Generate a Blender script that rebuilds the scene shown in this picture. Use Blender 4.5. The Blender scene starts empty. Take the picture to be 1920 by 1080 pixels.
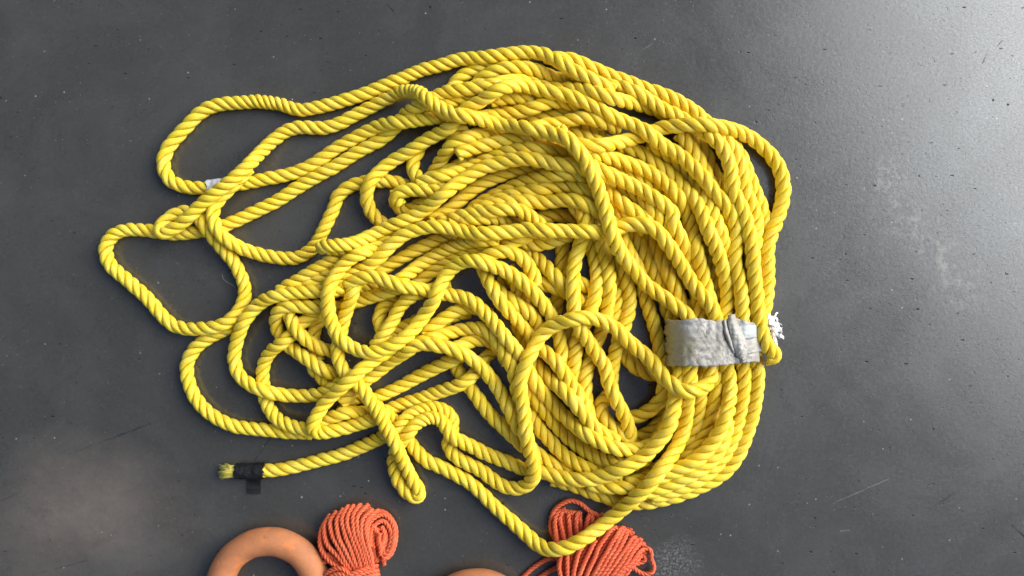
import bpy, math, random
import numpy as np
from mathutils import Vector
random.seed(7)
rng = np.random.default_rng(11)
SC = bpy.context.scene
COL = SC.collection

# ------------------------------------------------------------------ camera, sky, sun, exposure
PX = 0.0008            # metres per photo pixel at floor level
CAMH = 1500.0          # camera height in the same pixels (1.2 m)
cam_data = bpy.data.cameras.new('camera')
cam_data.sensor_width = 36.0
cam_data.lens = 36.0 * CAMH / 1920.0
cam_data.clip_start = 0.02
cam_data.clip_end = 100.0
cam = bpy.data.objects.new('camera', cam_data)
COL.objects.link(cam)
cam.location = (0, 0, CAMH * PX)
SC.camera = cam

SUN_DIR = Vector((0.765, 0.315, 0.562)).normalized()
world = bpy.data.worlds.new('World')
SC.world = world
world.use_nodes = True
wn = world.node_tree
sky = wn.nodes.new('ShaderNodeTexSky')
sky.sky_type = 'NISHITA'
sky.sun_disc = False
sky.sun_elevation = math.asin(SUN_DIR.z)
sky.sun_rotation = math.atan2(SUN_DIR.x, SUN_DIR.y)
sky.dust_density = 3.0
sky.ozone_density = 1.0
bg = wn.nodes['Background']
bg.inputs['Strength'].default_value = 0.12
wn.links.new(sky.outputs['Color'], bg.inputs['Color'])
sd = bpy.data.lights.new('sun', 'SUN')
sd.energy = 4.9
sd.angle = math.radians(58)
sd.color = (0.91, 0.96, 1.0)
sun = bpy.data.objects.new('sun', sd)
COL.objects.link(sun)
sun.rotation_euler = SUN_DIR.to_track_quat('Z', 'Y').to_euler()
SC.view_settings.view_transform = 'Standard'
SC.view_settings.look = 'None'
SC.view_settings.gamma = 1.0
SC.view_settings.exposure = 0.0

# ------------------------------------------------------------------ helpers
def w(u, v, z):
    """floor-plan pixel (as the camera sees it) and height in pixels -> metres"""
    u = np.asarray(u, float); v = np.asarray(v, float); z = np.asarray(z, float)
    k = (1.0 - z / CAMH) * PX
    return np.stack([(u - 960.0) * k, -(v - 540.0) * k, z * PX], -1)

def link(name, verts, faces, mat, parent=None, uv=None, smooth=True):
    """one mesh object; faces is an (n,4)/(n,3) int array or list of tuples"""
    me = bpy.data.meshes.new(name)
    if isinstance(faces, np.ndarray):
        n, k = faces.shape
        me.vertices.add(len(verts)); me.vertices.foreach_set('co', np.ascontiguousarray(verts, dtype=np.float32).ravel())
        me.loops.add(n * k); me.loops.foreach_set('vertex_index', faces.astype(np.int32).ravel())
        me.polygons.add(n); me.polygons.foreach_set('loop_start', np.arange(0, n * k, k, dtype=np.int32))
        me.polygons.foreach_set('loop_total', np.full(n, k, dtype=np.int32))
        me.update(calc_edges=True)
    else:
        me.from_pydata([tuple(map(float, p)) for p in verts], [], faces)
    if uv is not None:
        lay = me.uv_layers.new(name='UVMap')
        li = np.empty(len(me.loops), dtype=np.int32); me.loops.foreach_get('vertex_index', li)
        lay.data.foreach_set('uv', np.asarray(uv, dtype=np.float32)[li].ravel())
    if smooth:
        me.polygons.foreach_set('use_smooth', np.ones(len(me.polygons), dtype=bool))
    me.materials.append(mat)
    me.validate()
    o = bpy.data.objects.new(name, me)
    COL.objects.link(o)
    o.parent = parent
    return o

def empty(name, label, cat, group=None, loc=(0, 0, 0)):
    o = bpy.data.objects.new(name, None)
    o.empty_display_size = 0.02
    COL.objects.link(o)
    o['label'] = label; o['category'] = cat
    if group: o['group'] = group
    return o

def resample(P, step):
    """centripetal-ish Catmull-Rom through P (n,k), then even arc length"""
    P = np.asarray(P, float)
    n = len(P)
    Q = np.vstack([2 * P[0] - P[1], P, 2 * P[-1] - P[-2]])
    out = []
    for i in range(n - 1):
        p0, p1, p2, p3 = Q[i], Q[i + 1], Q[i + 2], Q[i + 3]
        d1 = np.linalg.norm(p2[:2] - p1[:2]) + 1e-6
        d0 = np.linalg.norm(p1[:2] - p0[:2]) + 1e-6
        d2 = np.linalg.norm(p3[:2] - p2[:2]) + 1e-6
        m1 = ((p1 - p0) / d0 + (p2 - p1) / d1) * 0.5 * d1
        m2 = ((p2 - p1) / d1 + (p3 - p2) / d2) * 0.5 * d1
        t = np.linspace(0, 1, max(4, int(d1 / 2)), endpoint=False)[:, None]
        out.append((2*t**3-3*t**2+1)*p1 + (t**3-2*t**2+t)*m1 + (-2*t**3+3*t**2)*p2 + (t**3-t**2)*m2)
    out.append(P[-1:])
    C = np.vstack(out)
    s = np.concatenate([[0], np.cumsum(np.linalg.norm(np.diff(C[:, :2], axis=0), axis=1))])
    m = max(3, int(round(s[-1] / step)) + 1)
    si = np.linspace(0, s[-1], m)
    return np.stack([np.interp(si, s, C[:, k]) for k in range(C.shape[1])], 1)

def smooth1(a, sigma):
    """gaussian along axis 0, ends pinned by reflection"""
    r = max(1, int(3 * sigma)); k = np.exp(-0.5 * (np.arange(-r, r + 1) / sigma) ** 2); k /= k.sum()
    r = min(r, len(a) - 1); k = k[len(k)//2 - r: len(k)//2 + r + 1]; k = k / k.sum()
    pad = np.concatenate([2 * a[:1] - a[r:0:-1], a, 2 * a[-1:] - a[-2:-r-2:-1]])
    return np.stack([np.convolve(pad[:, j], k, 'valid') for j in range(a.shape[1])], 1)

def frames_along(C):
    """parallel-transport frames"""
    T = np.gradient(C, axis=0); T /= np.linalg.norm(T, axis=1)[:, None] + 1e-12
    N = np.zeros_like(C)
    up = np.array([0, 0, 1.0])
    n = up - T[0] * up.dot(T[0])
    if np.linalg.norm(n) < 0.1: n = np.array([1.0, 0, 0]) - T[0] * T[0][0]
    N[0] = n / np.linalg.norm(n)
    for i in range(1, len(C)):
        n = N[i-1] - T[i] * N[i-1].dot(T[i])
        N[i] = n / (np.linalg.norm(n) + 1e-12)
    return T, N, np.cross(T, N)

def laid_strands(C, R, pitch, phase0=0.0, nv=10, n_strands=3, rh=0.53, ra=0.47, rt=0.57, vary=0.0):
    """three strands laid right-handed round centre line C (metres). R may vary. Returns list of (verts, faces, uv)"""
    T, N, B = frames_along(C)
    n = len(C)
    ds = np.concatenate([[0], np.linalg.norm(np.diff(C, axis=0), axis=1)])
    s = np.cumsum(ds)
    R = np.broadcast_to(np.asarray(R, float), (n,)); pitch = np.broadcast_to(np.asarray(pitch, float), (n,))
    ph = phase0 + np.cumsum(2 * math.pi * ds / pitch)
    a = np.linspace(0, 2 * math.pi, nv, endpoint=False)
    res = []
    for k in range(n_strands):
        f = ph + 2 * math.pi * k / n_strands
        er = np.cos(f)[:, None] * N + np.sin(f)[:, None] * B
        et = -np.sin(f)[:, None] * N + np.cos(f)[:, None] * B
        v1 = 1 + vary * (np.sin(s / PX * .031 + 2.1 * k + phase0 * 3) + .7 * np.sin(s / PX * .083 + 4.4 * k + phase0 * 7)) if vary else np.ones(n)
        v2 = 1 + vary * .9 * np.sin(s / PX * .057 + 1.7 * k + phase0 * 5) if vary else np.ones(n)
        cen = C + er * (rh * R * v2)[:, None]
        V = cen[:, None, :] + (np.cos(a)[None, :, None] * er[:, None, :] * (ra * R * v1)[:, None, None]
                               + np.sin(a)[None, :, None] * et[:, None, :] * (rt * R * v1)[:, None, None])
        V = V.reshape(-1, 3)
        i = np.arange(n - 1)[:, None] * nv; j = np.arange(nv)[None, :]; j2 = (j + 1) % nv
        F = np.stack([i + j, i + j2, i + nv + j2, i + nv + j], -1).reshape(-1, 4)
        V = np.vstack([V, cen[0] - T[0] * ra * R[0] * .3, cen[-1] + T[-1] * ra * R[-1] * .3])
        c0 = n * nv; c1 = c0 + 1; jj = np.arange(nv)
        capa = np.stack([np.full(nv, c0), (jj + 1) % nv, jj, jj], -1)
        capb = np.stack([np.full(nv, c1), (n-1)*nv + jj, (n-1)*nv + (jj+1) % nv, (n-1)*nv + (jj+1) % nv], -1)
        uv = np.stack([np.repeat(s, nv), np.tile(a / (2 * math.pi), n)], -1)
        uv = np.vstack([uv, [[s[0], 0], [s[-1], 0]]])
        tri = np.vstack([capa[:, :3], capb[:, :3]])
        res.append((V, F, tri, uv))
    return res

def link_qt(name, parts, mat, parent=None):
    """join several (V, quads, tris, uv) into one mesh object"""
    off = 0; Vs = []; fs = []; us = []
    Qs = []; Ts = []
    for V, Fq, Ft, uv in parts:
        Vs.append(V); us.append(uv); Qs.append(Fq + off); Ts.append(Ft + off); off += len(V)
    V = np.vstack(Vs); uv = np.vstack(us); Q = np.vstack(Qs).astype(np.int32); Tt = np.vstack(Ts).astype(np.int32)
    me = bpy.data.meshes.new(name)
    me.vertices.add(len(V)); me.vertices.foreach_set('co', V.astype(np.float32).ravel())
    nl = Q.size + Tt.size
    li = np.concatenate([Q.ravel(), Tt.ravel()])
    me.loops.add(nl); me.loops.foreach_set('vertex_index', li)
    me.polygons.add(len(Q) + len(Tt))
    ls = np.concatenate([np.arange(len(Q)) * 4, Q.size + np.arange(len(Tt)) * 3]).astype(np.int32)
    lt = np.concatenate([np.full(len(Q), 4), np.full(len(Tt), 3)]).astype(np.int32)
    me.polygons.foreach_set('loop_start', ls); me.polygons.foreach_set('loop_total', lt)
    me.update(calc_edges=True)
    lay = me.uv_layers.new(name='UVMap')
    lay.data.foreach_set('uv', uv[li].astype(np.float32).ravel())
    me.polygons.foreach_set('use_smooth', np.ones(len(me.polygons), dtype=bool))
    me.materials.append(mat)
    o = bpy.data.objects.new(name, me); COL.objects.link(o); o.parent = parent
    return o

class Mat:
    def __init__(s, name, **kw):
        s.m = bpy.data.materials.new(name); s.m.use_nodes = True
        s.t = s.m.node_tree; s.b = s.t.nodes['Principled BSDF']
        for k, v in kw.items(): s.b.inputs[k.replace('_', ' ')].default_value = v
    def n(s, kind, **kw):
        nd = s.t.nodes.new('ShaderNode' + kind)
        for k, v in kw.items():
            if k in nd.inputs: nd.inputs[k].default_value = v
            else: setattr(nd, k, v)
        return nd
    def l(s, a, b): s.t.links.new(a, b)
    def ramp(s, fac, stops):
        r = s.n('ValToRGB'); e = r.color_ramp.elements
        while len(e) > 1: e.remove(e[-1])
        e[0].position, e[0].color = stops[0][0], (*stops[0][1], 1)
        for p, c in stops[1:]:
            x = e.new(p); x.color = (*c, 1)
        s.l(fac, r.inputs['Fac']); return r.outputs['Color']
    def noise(s, vec, scale, detail=4, rough=.55, out='Fac', dist=0.0):
        nd = s.n('TexNoise'); nd.inputs['Scale'].default_value = scale; nd.inputs['Detail'].default_value = detail
        nd.inputs['Roughness'].default_value = rough; nd.inputs['Distortion'].default_value = dist
        s.l(vec, nd.inputs['Vector']); return nd.outputs[out]
    def mix(s, fac, a, b, mode='MIX'):
        nd = s.n('Mix', data_type='RGBA', blend_type=mode)
        for sock, val in ((nd.inputs[0], fac), (nd.inputs[6], a), (nd.inputs[7], b)):
            if hasattr(val, 'is_linked') or hasattr(val, 'node'): s.l(val, sock)
            elif isinstance(val, (int, float)): sock.default_value = val
            else: sock.default_value = (*val, 1)
        return nd.outputs[2]
    def math(s, op, a, b=0.0, clamp=False):
        nd = s.n('Math', operation=op, use_clamp=clamp)
        for sock, val in ((nd.inputs[0], a), (nd.inputs[1], b)):
            if hasattr(val, 'node'): s.l(val, sock)
            else: sock.default_value = val
        return nd.outputs[0]
    def mapped(s, vec, scale):
        nd = s.n('Mapping'); nd.inputs['Scale'].default_value = scale; s.l(vec, nd.inputs['Vector']); return nd.outputs[0]
    def bump(s, h, strength, dist):
        nd = s.n('Bump'); nd.inputs['Strength'].default_value = strength; nd.inputs['Distance'].default_value = dist
        s.l(h, nd.inputs['Height']); s.l(nd.outputs[0], s.b.inputs['Normal'])
    def geo(s): return s.n('NewGeometry').outputs['Position']
    def uv(s): return s.n('TexCoord').outputs['UV']

# ------------------------------------------------------------------ materials
def rope_material(name, base, dark, pale, yarn_n, dirt, rough=.42, lenscale=1.0):
    M = Mat(name, Roughness=rough)
    uv, pos = M.uv(), M.geo()
    sep = M.n('SeparateXYZ'); M.l(uv, sep.inputs[0])
    big = M.noise(pos, 7.0, 3)
    mid = M.noise(pos, 55.0, 4)
    c = M.mix(M.ramp(big, [(.35, (0,0,0)), (.65, (1,1,1))]), base, dark)
    c = M.mix(M.math('MULTIPLY', M.ramp(mid, [(.45, (0,0,0)), (.75, (1,1,1))]), .55), c, pale)
    # yarns: fine lines running across the strand
    ang = M.math('ADD', M.math('MULTIPLY', sep.outputs['Y'], yarn_n), M.math('MULTIPLY', sep.outputs['X'], 160.0 * lenscale))
    wv = M.math('SINE', M.math('MULTIPLY', ang, 2 * math.pi))
    fib = M.noise(M.mapped(uv, (60.0 * lenscale, 26.0, 1.0)), 4.0, 3)
    h = M.math('ADD', M.math('MULTIPLY', wv, .5), M.math('MULTIPLY', fib, 1.4))
    c = M.mix(M.math('MULTIPLY', M.ramp(fib, [(.4, (0,0,0)), (.7, (1,1,1))]), .42), c, pale)
    gr = M.noise(pos, 130.0, 5, .7)
    c = M.mix(M.math('MULTIPLY', M.ramp(gr, [(.62, (0,0,0)), (.74, (1,1,1))]), dirt), c, (.16, .12, .05))
    M.l(c, M.b.inputs['Base Color'])
    M.l(M.math('ADD', M.math('MULTIPLY', mid, .3), rough - .12), M.b.inputs['Roughness'])
    M.bump(h, .34, .0006)
    return M.m

YELLOW = rope_material('yellow_rope', (.92, .665, .016), (.85, .580, .012), (.93, .77, .17), 7.0, .45, .50)
_b = YELLOW.node_tree.nodes['Principled BSDF']
_b.inputs['Subsurface Weight'].default_value = .60
_b.inputs['Subsurface Radius'].default_value = (1.0, .62, .06)
_b.inputs['Subsurface Scale'].default_value = .005
_b.inputs['Specular IOR Level'].default_value = .38
ORANGE_CORD = rope_material('orange_cord', (.74, .118, .036), (.64, .082, .026), (.82, .22, .085), 4.0, .4, .55, 2.0)

def floor_material():
    M = Mat('dark_concrete', Roughness=.4, Specular_IOR_Level=1.0)
    p = M.geo()
    big = M.noise(p, 1.6, 5, .6)
    mid = M.noise(p, 9.0, 6, .65)
    fine = M.noise(p, 160.0, 3, .6)
    grain = M.noise(M.mapped(p, (1.0, 2.2, 1.0)), 330.0, 3, .7)
    c = M.mix(M.ramp(big, [(.3, (0,0,0)), (.7, (1,1,1))]), (.0365, .0328, .0250), (.0505, .0460, .0360))
    c = M.mix(M.math('MULTIPLY', M.ramp(mid, [(.42, (0,0,0)), (.75, (1,1,1))]), .5), c, (.062, .060, .054))
    c = M.mix(M.math('MULTIPLY', M.ramp(fine, [(.3, (0,0,0)), (.75, (1,1,1))]), .30), c, (.072, .072, .069))
    c = M.mix(M.math('MULTIPLY', M.ramp(grain, [(.5, (0,0,0)), (.75, (1,1,1))]), .35), c, (.085, .085, .08))
    # pale grit
    def specks(scale, lo, hi, seedoff, gate_lo):
        vo = M.n('TexVoronoi'); vo.inputs['Scale'].default_value = scale
        mp = M.n('Mapping'); mp.inputs['Location'].default_value = (seedoff, seedoff * .7, 0); M.l(p, mp.inputs['Vector']); M.l(mp.outputs[0], vo.inputs['Vector'])
        d = M.ramp(vo.outputs['Distance'], [(lo, (1,1,1)), (hi, (0,0,0))])
        sp = M.n('SeparateColor'); M.l(vo.outputs['Color'], sp.inputs[0])
        g = M.ramp(sp.outputs[0], [(gate_lo, (0,0,0)), (gate_lo + .02, (1,1,1))])
        return M.math('MULTIPLY', d, g)
    wht = specks(70, .04, .11, 3.1, .86)
    wht2 = specks(190, .05, .16, 7.7, .90)
    blk = specks(45, .04, .12, 1.3, .88)
    blk2 = specks(150, .05, .2, 9.2, .93)
    c = M.mix(M.math('MULTIPLY', wht, .8), c, (.42, .41, .38))
    c = M.mix(M.math('MULTIPLY', wht2, .6), c, (.34, .33, .31))
    c = M.mix(M.math('MULTIPLY', blk, .8), c, (.012, .012, .012))
    c = M.mix(M.math('MULTIPLY', blk2, .7), c, (.015, .015, .015))
    # abraded patch of bare gritty concrete beside the right hank
    def patch(cx, cy, rx, ry, soft, nz):
        q = w(cx, cy, 0)
        mp = M.n('Mapping'); mp.inputs['Location'].default_value = (-q[0] / (rx * PX), -q[1] / (ry * PX), 0)
        mp.inputs['Scale'].default_value = (1 / (rx * PX), 1 / (ry * PX), 0); M.l(p, mp.inputs['Vector'])
        ln = M.n('VectorMath', operation='LENGTH'); M.l(mp.outputs[0], ln.inputs[0])
        dd = M.math('ADD', ln.outputs['Value'], M.math('MULTIPLY', M.math('SUBTRACT', M.noise(p, nz, 5, .7), .5), 1.6))
        return M.ramp(dd, [(max(0, 1 - soft), (1,1,1)), (1.0, (0,0,0))])
    grit = M.noise(p, 260.0, 3, .7)
    ab = M.math('MULTIPLY', patch(1262, 1050, 62, 48, .6, 22.0), M.ramp(grit, [(.47, (0,0,0)), (.60, (1,1,1))]))
    c = M.mix(M.math('MULTIPLY', ab, .60), c, (.21, .205, .19))
    # cloudy smudges
    smu = M.noise(p, 5.5, 7, .72, dist=.8)
    c = M.mix(M.math('MULTIPLY', M.ramp(smu, [(.46, (0,0,0)), (.70, (1,1,1))]), .35), c, (.092, .090, .084))
    # scratches, drag marks and a crack, each where it lies on the floor
    wob = M.n('TexNoise'); wob.inputs['Scale'].default_value = 30; wob.inputs['Detail'].default_value = 4; M.l(p, wob.inputs['Vector'])
    wsub = M.n('VectorMath', operation='SUBTRACT'); M.l(wob.outputs['Color'], wsub.inputs[0]); wsub.inputs[1].default_value = (.5, .5, .5)
    wsc = M.n('VectorMath', operation='SCALE'); M.l(wsub.outputs[0], wsc.inputs[0]); wsc.inputs['Scale'].default_value = .0035
    wadd = M.n('VectorMath', operation='ADD'); M.l(p, wadd.inputs[0]); M.l(wsc.outputs[0], wadd.inputs[1])
    pw = wadd.outputs[0]
    brk = M.ramp(M.noise(p, 75.0, 3, .7), [(.36, (.15,.15,.15)), (.56, (1,1,1))])
    def seg_dist(u0, v0, u1, v1, vec):
        A = w(u0, v0, 0); B = w(u1, v1, 0); L_ = float(np.linalg.norm(B - A)); D = (B - A) / L_
        d = M.n('VectorMath', operation='SUBTRACT'); M.l(vec, d.inputs[0]); d.inputs[1].default_value = tuple(A)
        t = M.n('VectorMath', operation='DOT_PRODUCT'); M.l(d.outputs[0], t.inputs[0]); t.inputs[1].default_value = tuple(D)
        tc = M.math('MINIMUM', M.math('MAXIMUM', t.outputs['Value'], 0.0), L_)
        q = M.n('VectorMath', operation='SCALE'); q.inputs[0].default_value = tuple(D); M.l(tc, q.inputs['Scale'])
        r = M.n('VectorMath', operation='DISTANCE'); M.l(d.outputs[0], r.inputs[0]); M.l(q.outputs[0], r.inputs[1])
        return r.outputs['Value']
    gouge = None
    for u0, v0, u1, v1, wd, amt, colr in ((1562, 944, 1668, 897, .9, .55, (.30, .29, .27)), (1188, 104, 1240, 71, .8, .5, (.24, .24, .23)),
            (128, 852, 282, 794, 1.6, .75, (.014, .014, .014)), (0, 940, 40, 922, 1.5, .7, (.014, .014, .014)), (478, 862, 506, 822, 1.3, .75, (.012, .012, .012)),
            (1742, 956, 1800, 918, 1.1, .6, (.014, .014, .014)), (60, 1078, 165, 1050, 1.6, .6, (.014, .014, .014)), (1560, 662, 1590, 659, .8, .5, (.22, .21, .20)),
            (1576, 996, 1592, 994, .9, .6, (.30, .29, .27)), (1898, 985, 1920, 1006, 2.0, .8, (.010, .010, .010)), (728, 10, 738, 22, 1.8, .7, (.012, .012, .012)),
            (1842, 118, 1850, 100, 1.6, .7, (.012, .012, .012)), (1870, 86, 1880, 76, 1.6, .7, (.012, .012, .012)), (1520, 40, 1546, 70, .8, .4, (.014, .014, .014))):
        m_ = M.ramp(M.math('DIVIDE', seg_dist(u0, v0, u1, v1, pw), wd * PX), [(.55, (1,1,1)), (1.0, (0,0,0))])
        mb = M.math('MULTIPLY', M.math('MULTIPLY', m_, brk), amt)
        c = M.mix(mb, c, colr)
        if colr[0] < .1: gouge = mb if gouge is None else M.math('MAXIMUM', gouge, mb)
    # short dark pits, mostly along one direction
    def dashes(scale, rot, gate_lo, off):
        mp = M.n('Mapping'); mp.inputs['Rotation'].default_value = (0, 0, rot); mp.inputs['Scale'].default_value = (1.0, 2.6, 1.0); mp.inputs['Location'].default_value = (off, off, 0); M.l(p, mp.inputs['Vector'])
        vo = M.n('TexVoronoi'); vo.inputs['Scale'].default_value = scale; M.l(mp.outputs[0], vo.inputs['Vector'])
        sp = M.n('SeparateColor'); M.l(vo.outputs['Color'], sp.inputs[0])
        sz = M.math('ADD', M.math('MULTIPLY', sp.outputs[1], .10), .025)
        d = M.math('LESS_THAN', M.math('ADD', vo.outputs['Distance'], M.math('MULTIPLY', M.math('SUBTRACT', M.noise(p, 300.0, 2), .5), .12)), sz)
        return M.math('MULTIPLY', d, M.ramp(sp.outputs[0], [(gate_lo, (0,0,0)), (gate_lo + .02, (1,1,1))]))
    pits = M.math('MAXIMUM', dashes(36, -.35, .45, 2.2), M.math('MAXIMUM', dashes(62, .5, .45, 6.1), dashes(110, -.1, .40, 8.4)))
    pits = M.math('MULTIPLY', pits, M.ramp(M.noise(p, 2.6, 4, .6), [(.36, (.15,.15,.15)), (.52, (1,1,1))]))
    c = M.mix(M.math('MULTIPLY', pits, .85), c, (.011, .011, .011))
    # worn dusty streak at the right
    dd_ = M.math('ADD', M.math('DIVIDE', seg_dist(1668, 350, 1800, 540, p), 62 * PX), M.math('MULTIPLY', M.math('SUBTRACT', M.noise(p, 14.0, 5, .7), .5), 2.2))
    dust = M.math('MULTIPLY', M.ramp(dd_, [(.0, (1,1,1)), (1.0, (0,0,0))]), M.ramp(M.noise(p, 55.0, 6, .78), [(.47, (0,0,0)), (.68, (1,1,1))]))
    c = M.mix(M.math('MULTIPLY', dust, .65), c, (.34, .31, .24))
    d2 = M.math('MULTIPLY', patch(160, 968, 250, 165, .98, 4.0), M.math('ADD', M.math('MULTIPLY', M.noise(p, 40.0, 6, .75), 1.1), .35))  # warm reflection at lower left, painted into the floor colour
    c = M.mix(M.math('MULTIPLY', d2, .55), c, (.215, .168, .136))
    M.l(c, M.b.inputs['Base Color'])
    r = M.math('ADD', M.math('MULTIPLY', M.ramp(M.noise(p, 4.0, 8, .7, dist=.6), [(.3, (0,0,0)), (.72, (1,1,1))]), .17), .135)
    r = M.math('ADD', r, M.math('MULTIPLY', fine, .08))
    M.l(r, M.b.inputs['Roughness'])
    h = M.math('ADD', M.math('MULTIPLY', fine, .6), M.math('MULTIPLY', M.noise(p, 38.0, 4, .6), .35))
    h = M.math('SUBTRACT', h, M.math('MULTIPLY', M.math('MAXIMUM', M.math('ADD', blk, blk2), pits), .9))
    h = M.math('ADD', h, M.math('MULTIPLY', ab, .8))
    h = M.math('ADD', h, M.math('MULTIPLY', grain, .5))
    M.bump(h, .32, .0006)
    # pits, gouges and grit do not shine, the worn film between them does
    holes = M.math('MAXIMUM', M.math('MAXIMUM', pits, gouge), M.math('MAXIMUM', blk, blk2))
    film = M.math('ADD', M.math('MULTIPLY', M.ramp(M.noise(M.mapped(p, (1.0, 1.7, 1.0)), 240.0, 4, .8), [(.34, (0,0,0)), (.64, (1,1,1))]), .55), .68)
    M.l(M.math('MULTIPLY', film, M.math('SUBTRACT', 1.0, M.math('MULTIPLY', holes, .92))), M.b.inputs['Specular IOR Level'])
    return M.m
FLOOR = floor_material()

def plain(name, col, col2, scale, rough, bump=.3, bscale=80.0, bd=.0006, **kw):
    M = Mat(name, Roughness=rough, **kw); p = M.geo()
    c = M.mix(M.ramp(M.noise(p, scale, 5, .65), [(.38, (0,0,0)), (.66, (1,1,1))]), col, col2)
    M.l(c, M.b.inputs['Base Color']); M.bump(M.noise(p, bscale, 5, .6), bump, bd)
    return M
def ring_material():
    M = plain('worn_orange_rubber', (.51, .185, .066), (.40, .150, .062), 38.0, .72, .35, 210.0, .0006)
    p = M.geo(); prev = M.b.inputs['Base Color'].links[0].from_socket
    c = M.mix(M.ramp(M.noise(p, 26.0, 5, .7), [(.55, (0,0,0)), (.68, (1,1,1))]), prev, (.66, .20, .055))
    c = M.mix(M.math('MULTIPLY', M.ramp(M.noise(p, 95.0, 5, .75), [(.60, (0,0,0)), (.72, (1,1,1))]), .6), c, (.11, .075, .05))
    M.l(c, M.b.inputs['Base Color']); return M.m
RING = ring_material()
BLACK_TAPE = plain('black_tape', (.009, .009, .0095), (.015, .015, .016), 60, .5, .5, 120, .001, Specular_IOR_Level=.25).m
WHITE_TAPE = plain('white_tape', (.62, .63, .66), (.50, .50, .52), 120, .35, .4, 160, .001).m
def duct_material():
    M = plain('weathered_tape', (.48, .45, .395), (.32, .295, .245), 30, .5, .9, 60, .002)
    p = M.geo(); prev = M.b.inputs['Base Color'].links[0].from_socket
    nz = M.n('TexNoise'); nz.inputs['Scale'].default_value = 45; nz.inputs['Detail'].default_value = 4; M.l(p, nz.inputs['Vector'])
    wv = M.mix(.045, p, nz.outputs['Color'])
    vein = M.n('TexVoronoi', feature='DISTANCE_TO_EDGE'); vein.inputs['Scale'].default_value = 88; M.l(wv, vein.inputs['Vector'])
    gate = M.ramp(M.noise(p, 24.0, 3), [(.36, (0,0,0)), (.52, (1,1,1))])
    line = M.math('MULTIPLY', M.ramp(vein.outputs['Distance'], [(.0, (1,1,1)), (.075, (0,0,0))]), gate)
    c = M.mix(M.math('MULTIPLY', line, .8), prev, (.10, .085, .065))
    c = M.mix(M.math('MULTIPLY', M.ramp(M.noise(p, 140.0, 5, .75), [(.60, (0,0,0)), (.67, (1,1,1))]), .6), c, (.09, .08, .065))
    def blot(u, v, r, amt, colr):
        q = w(u, v, 60); k = 1 / (r * PX)
        mp = M.n('Mapping'); mp.inputs['Location'].default_value = (-q[0] * k, -q[1] * k, 0); mp.inputs['Scale'].default_value = (k, k, 0); M.l(p, mp.inputs['Vector'])
        ln = M.n('VectorMath', operation='LENGTH'); M.l(mp.outputs[0], ln.inputs[0])
        st = M.ramp(M.math('ADD', ln.outputs['Value'], M.math('MULTIPLY', M.math('SUBTRACT', M.noise(p, 45.0, 5, .7), .5), 1.5)), [(.2, (1,1,1)), (1.1, (0,0,0))])
        return M.mix(M.math('MULTIPLY', st, amt), c, colr)
    c = blot(1262, 668, 52, .75, (.33, .27, .13)); c = blot(1250, 620, 34, .6, (.36, .30, .13)); c = blot(1330, 650, 40, .4, (.30, .26, .20))
    M.l(c, M.b.inputs['Base Color']); return M.m
DUCT = duct_material()
PALE_TAPE = plain('pale_tape', (.50, .53, .52), (.40, .42, .40), 60, .4, .5, 120, .001).m
TATTER = plain('tattered_white_tape', (.86, .86, .86), (.76, .76, .77), 120, .5, .5, 160, .001).m
FRAY = plain('frayed_yellow_fibre', (.90, .74, .08), (.88, .76, .22), 300, .5, .2, 300, .0003).m
HAIR = plain('pale_fibre', (.30, .29, .25), (.22, .21, .18), 50, .5).m
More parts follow.
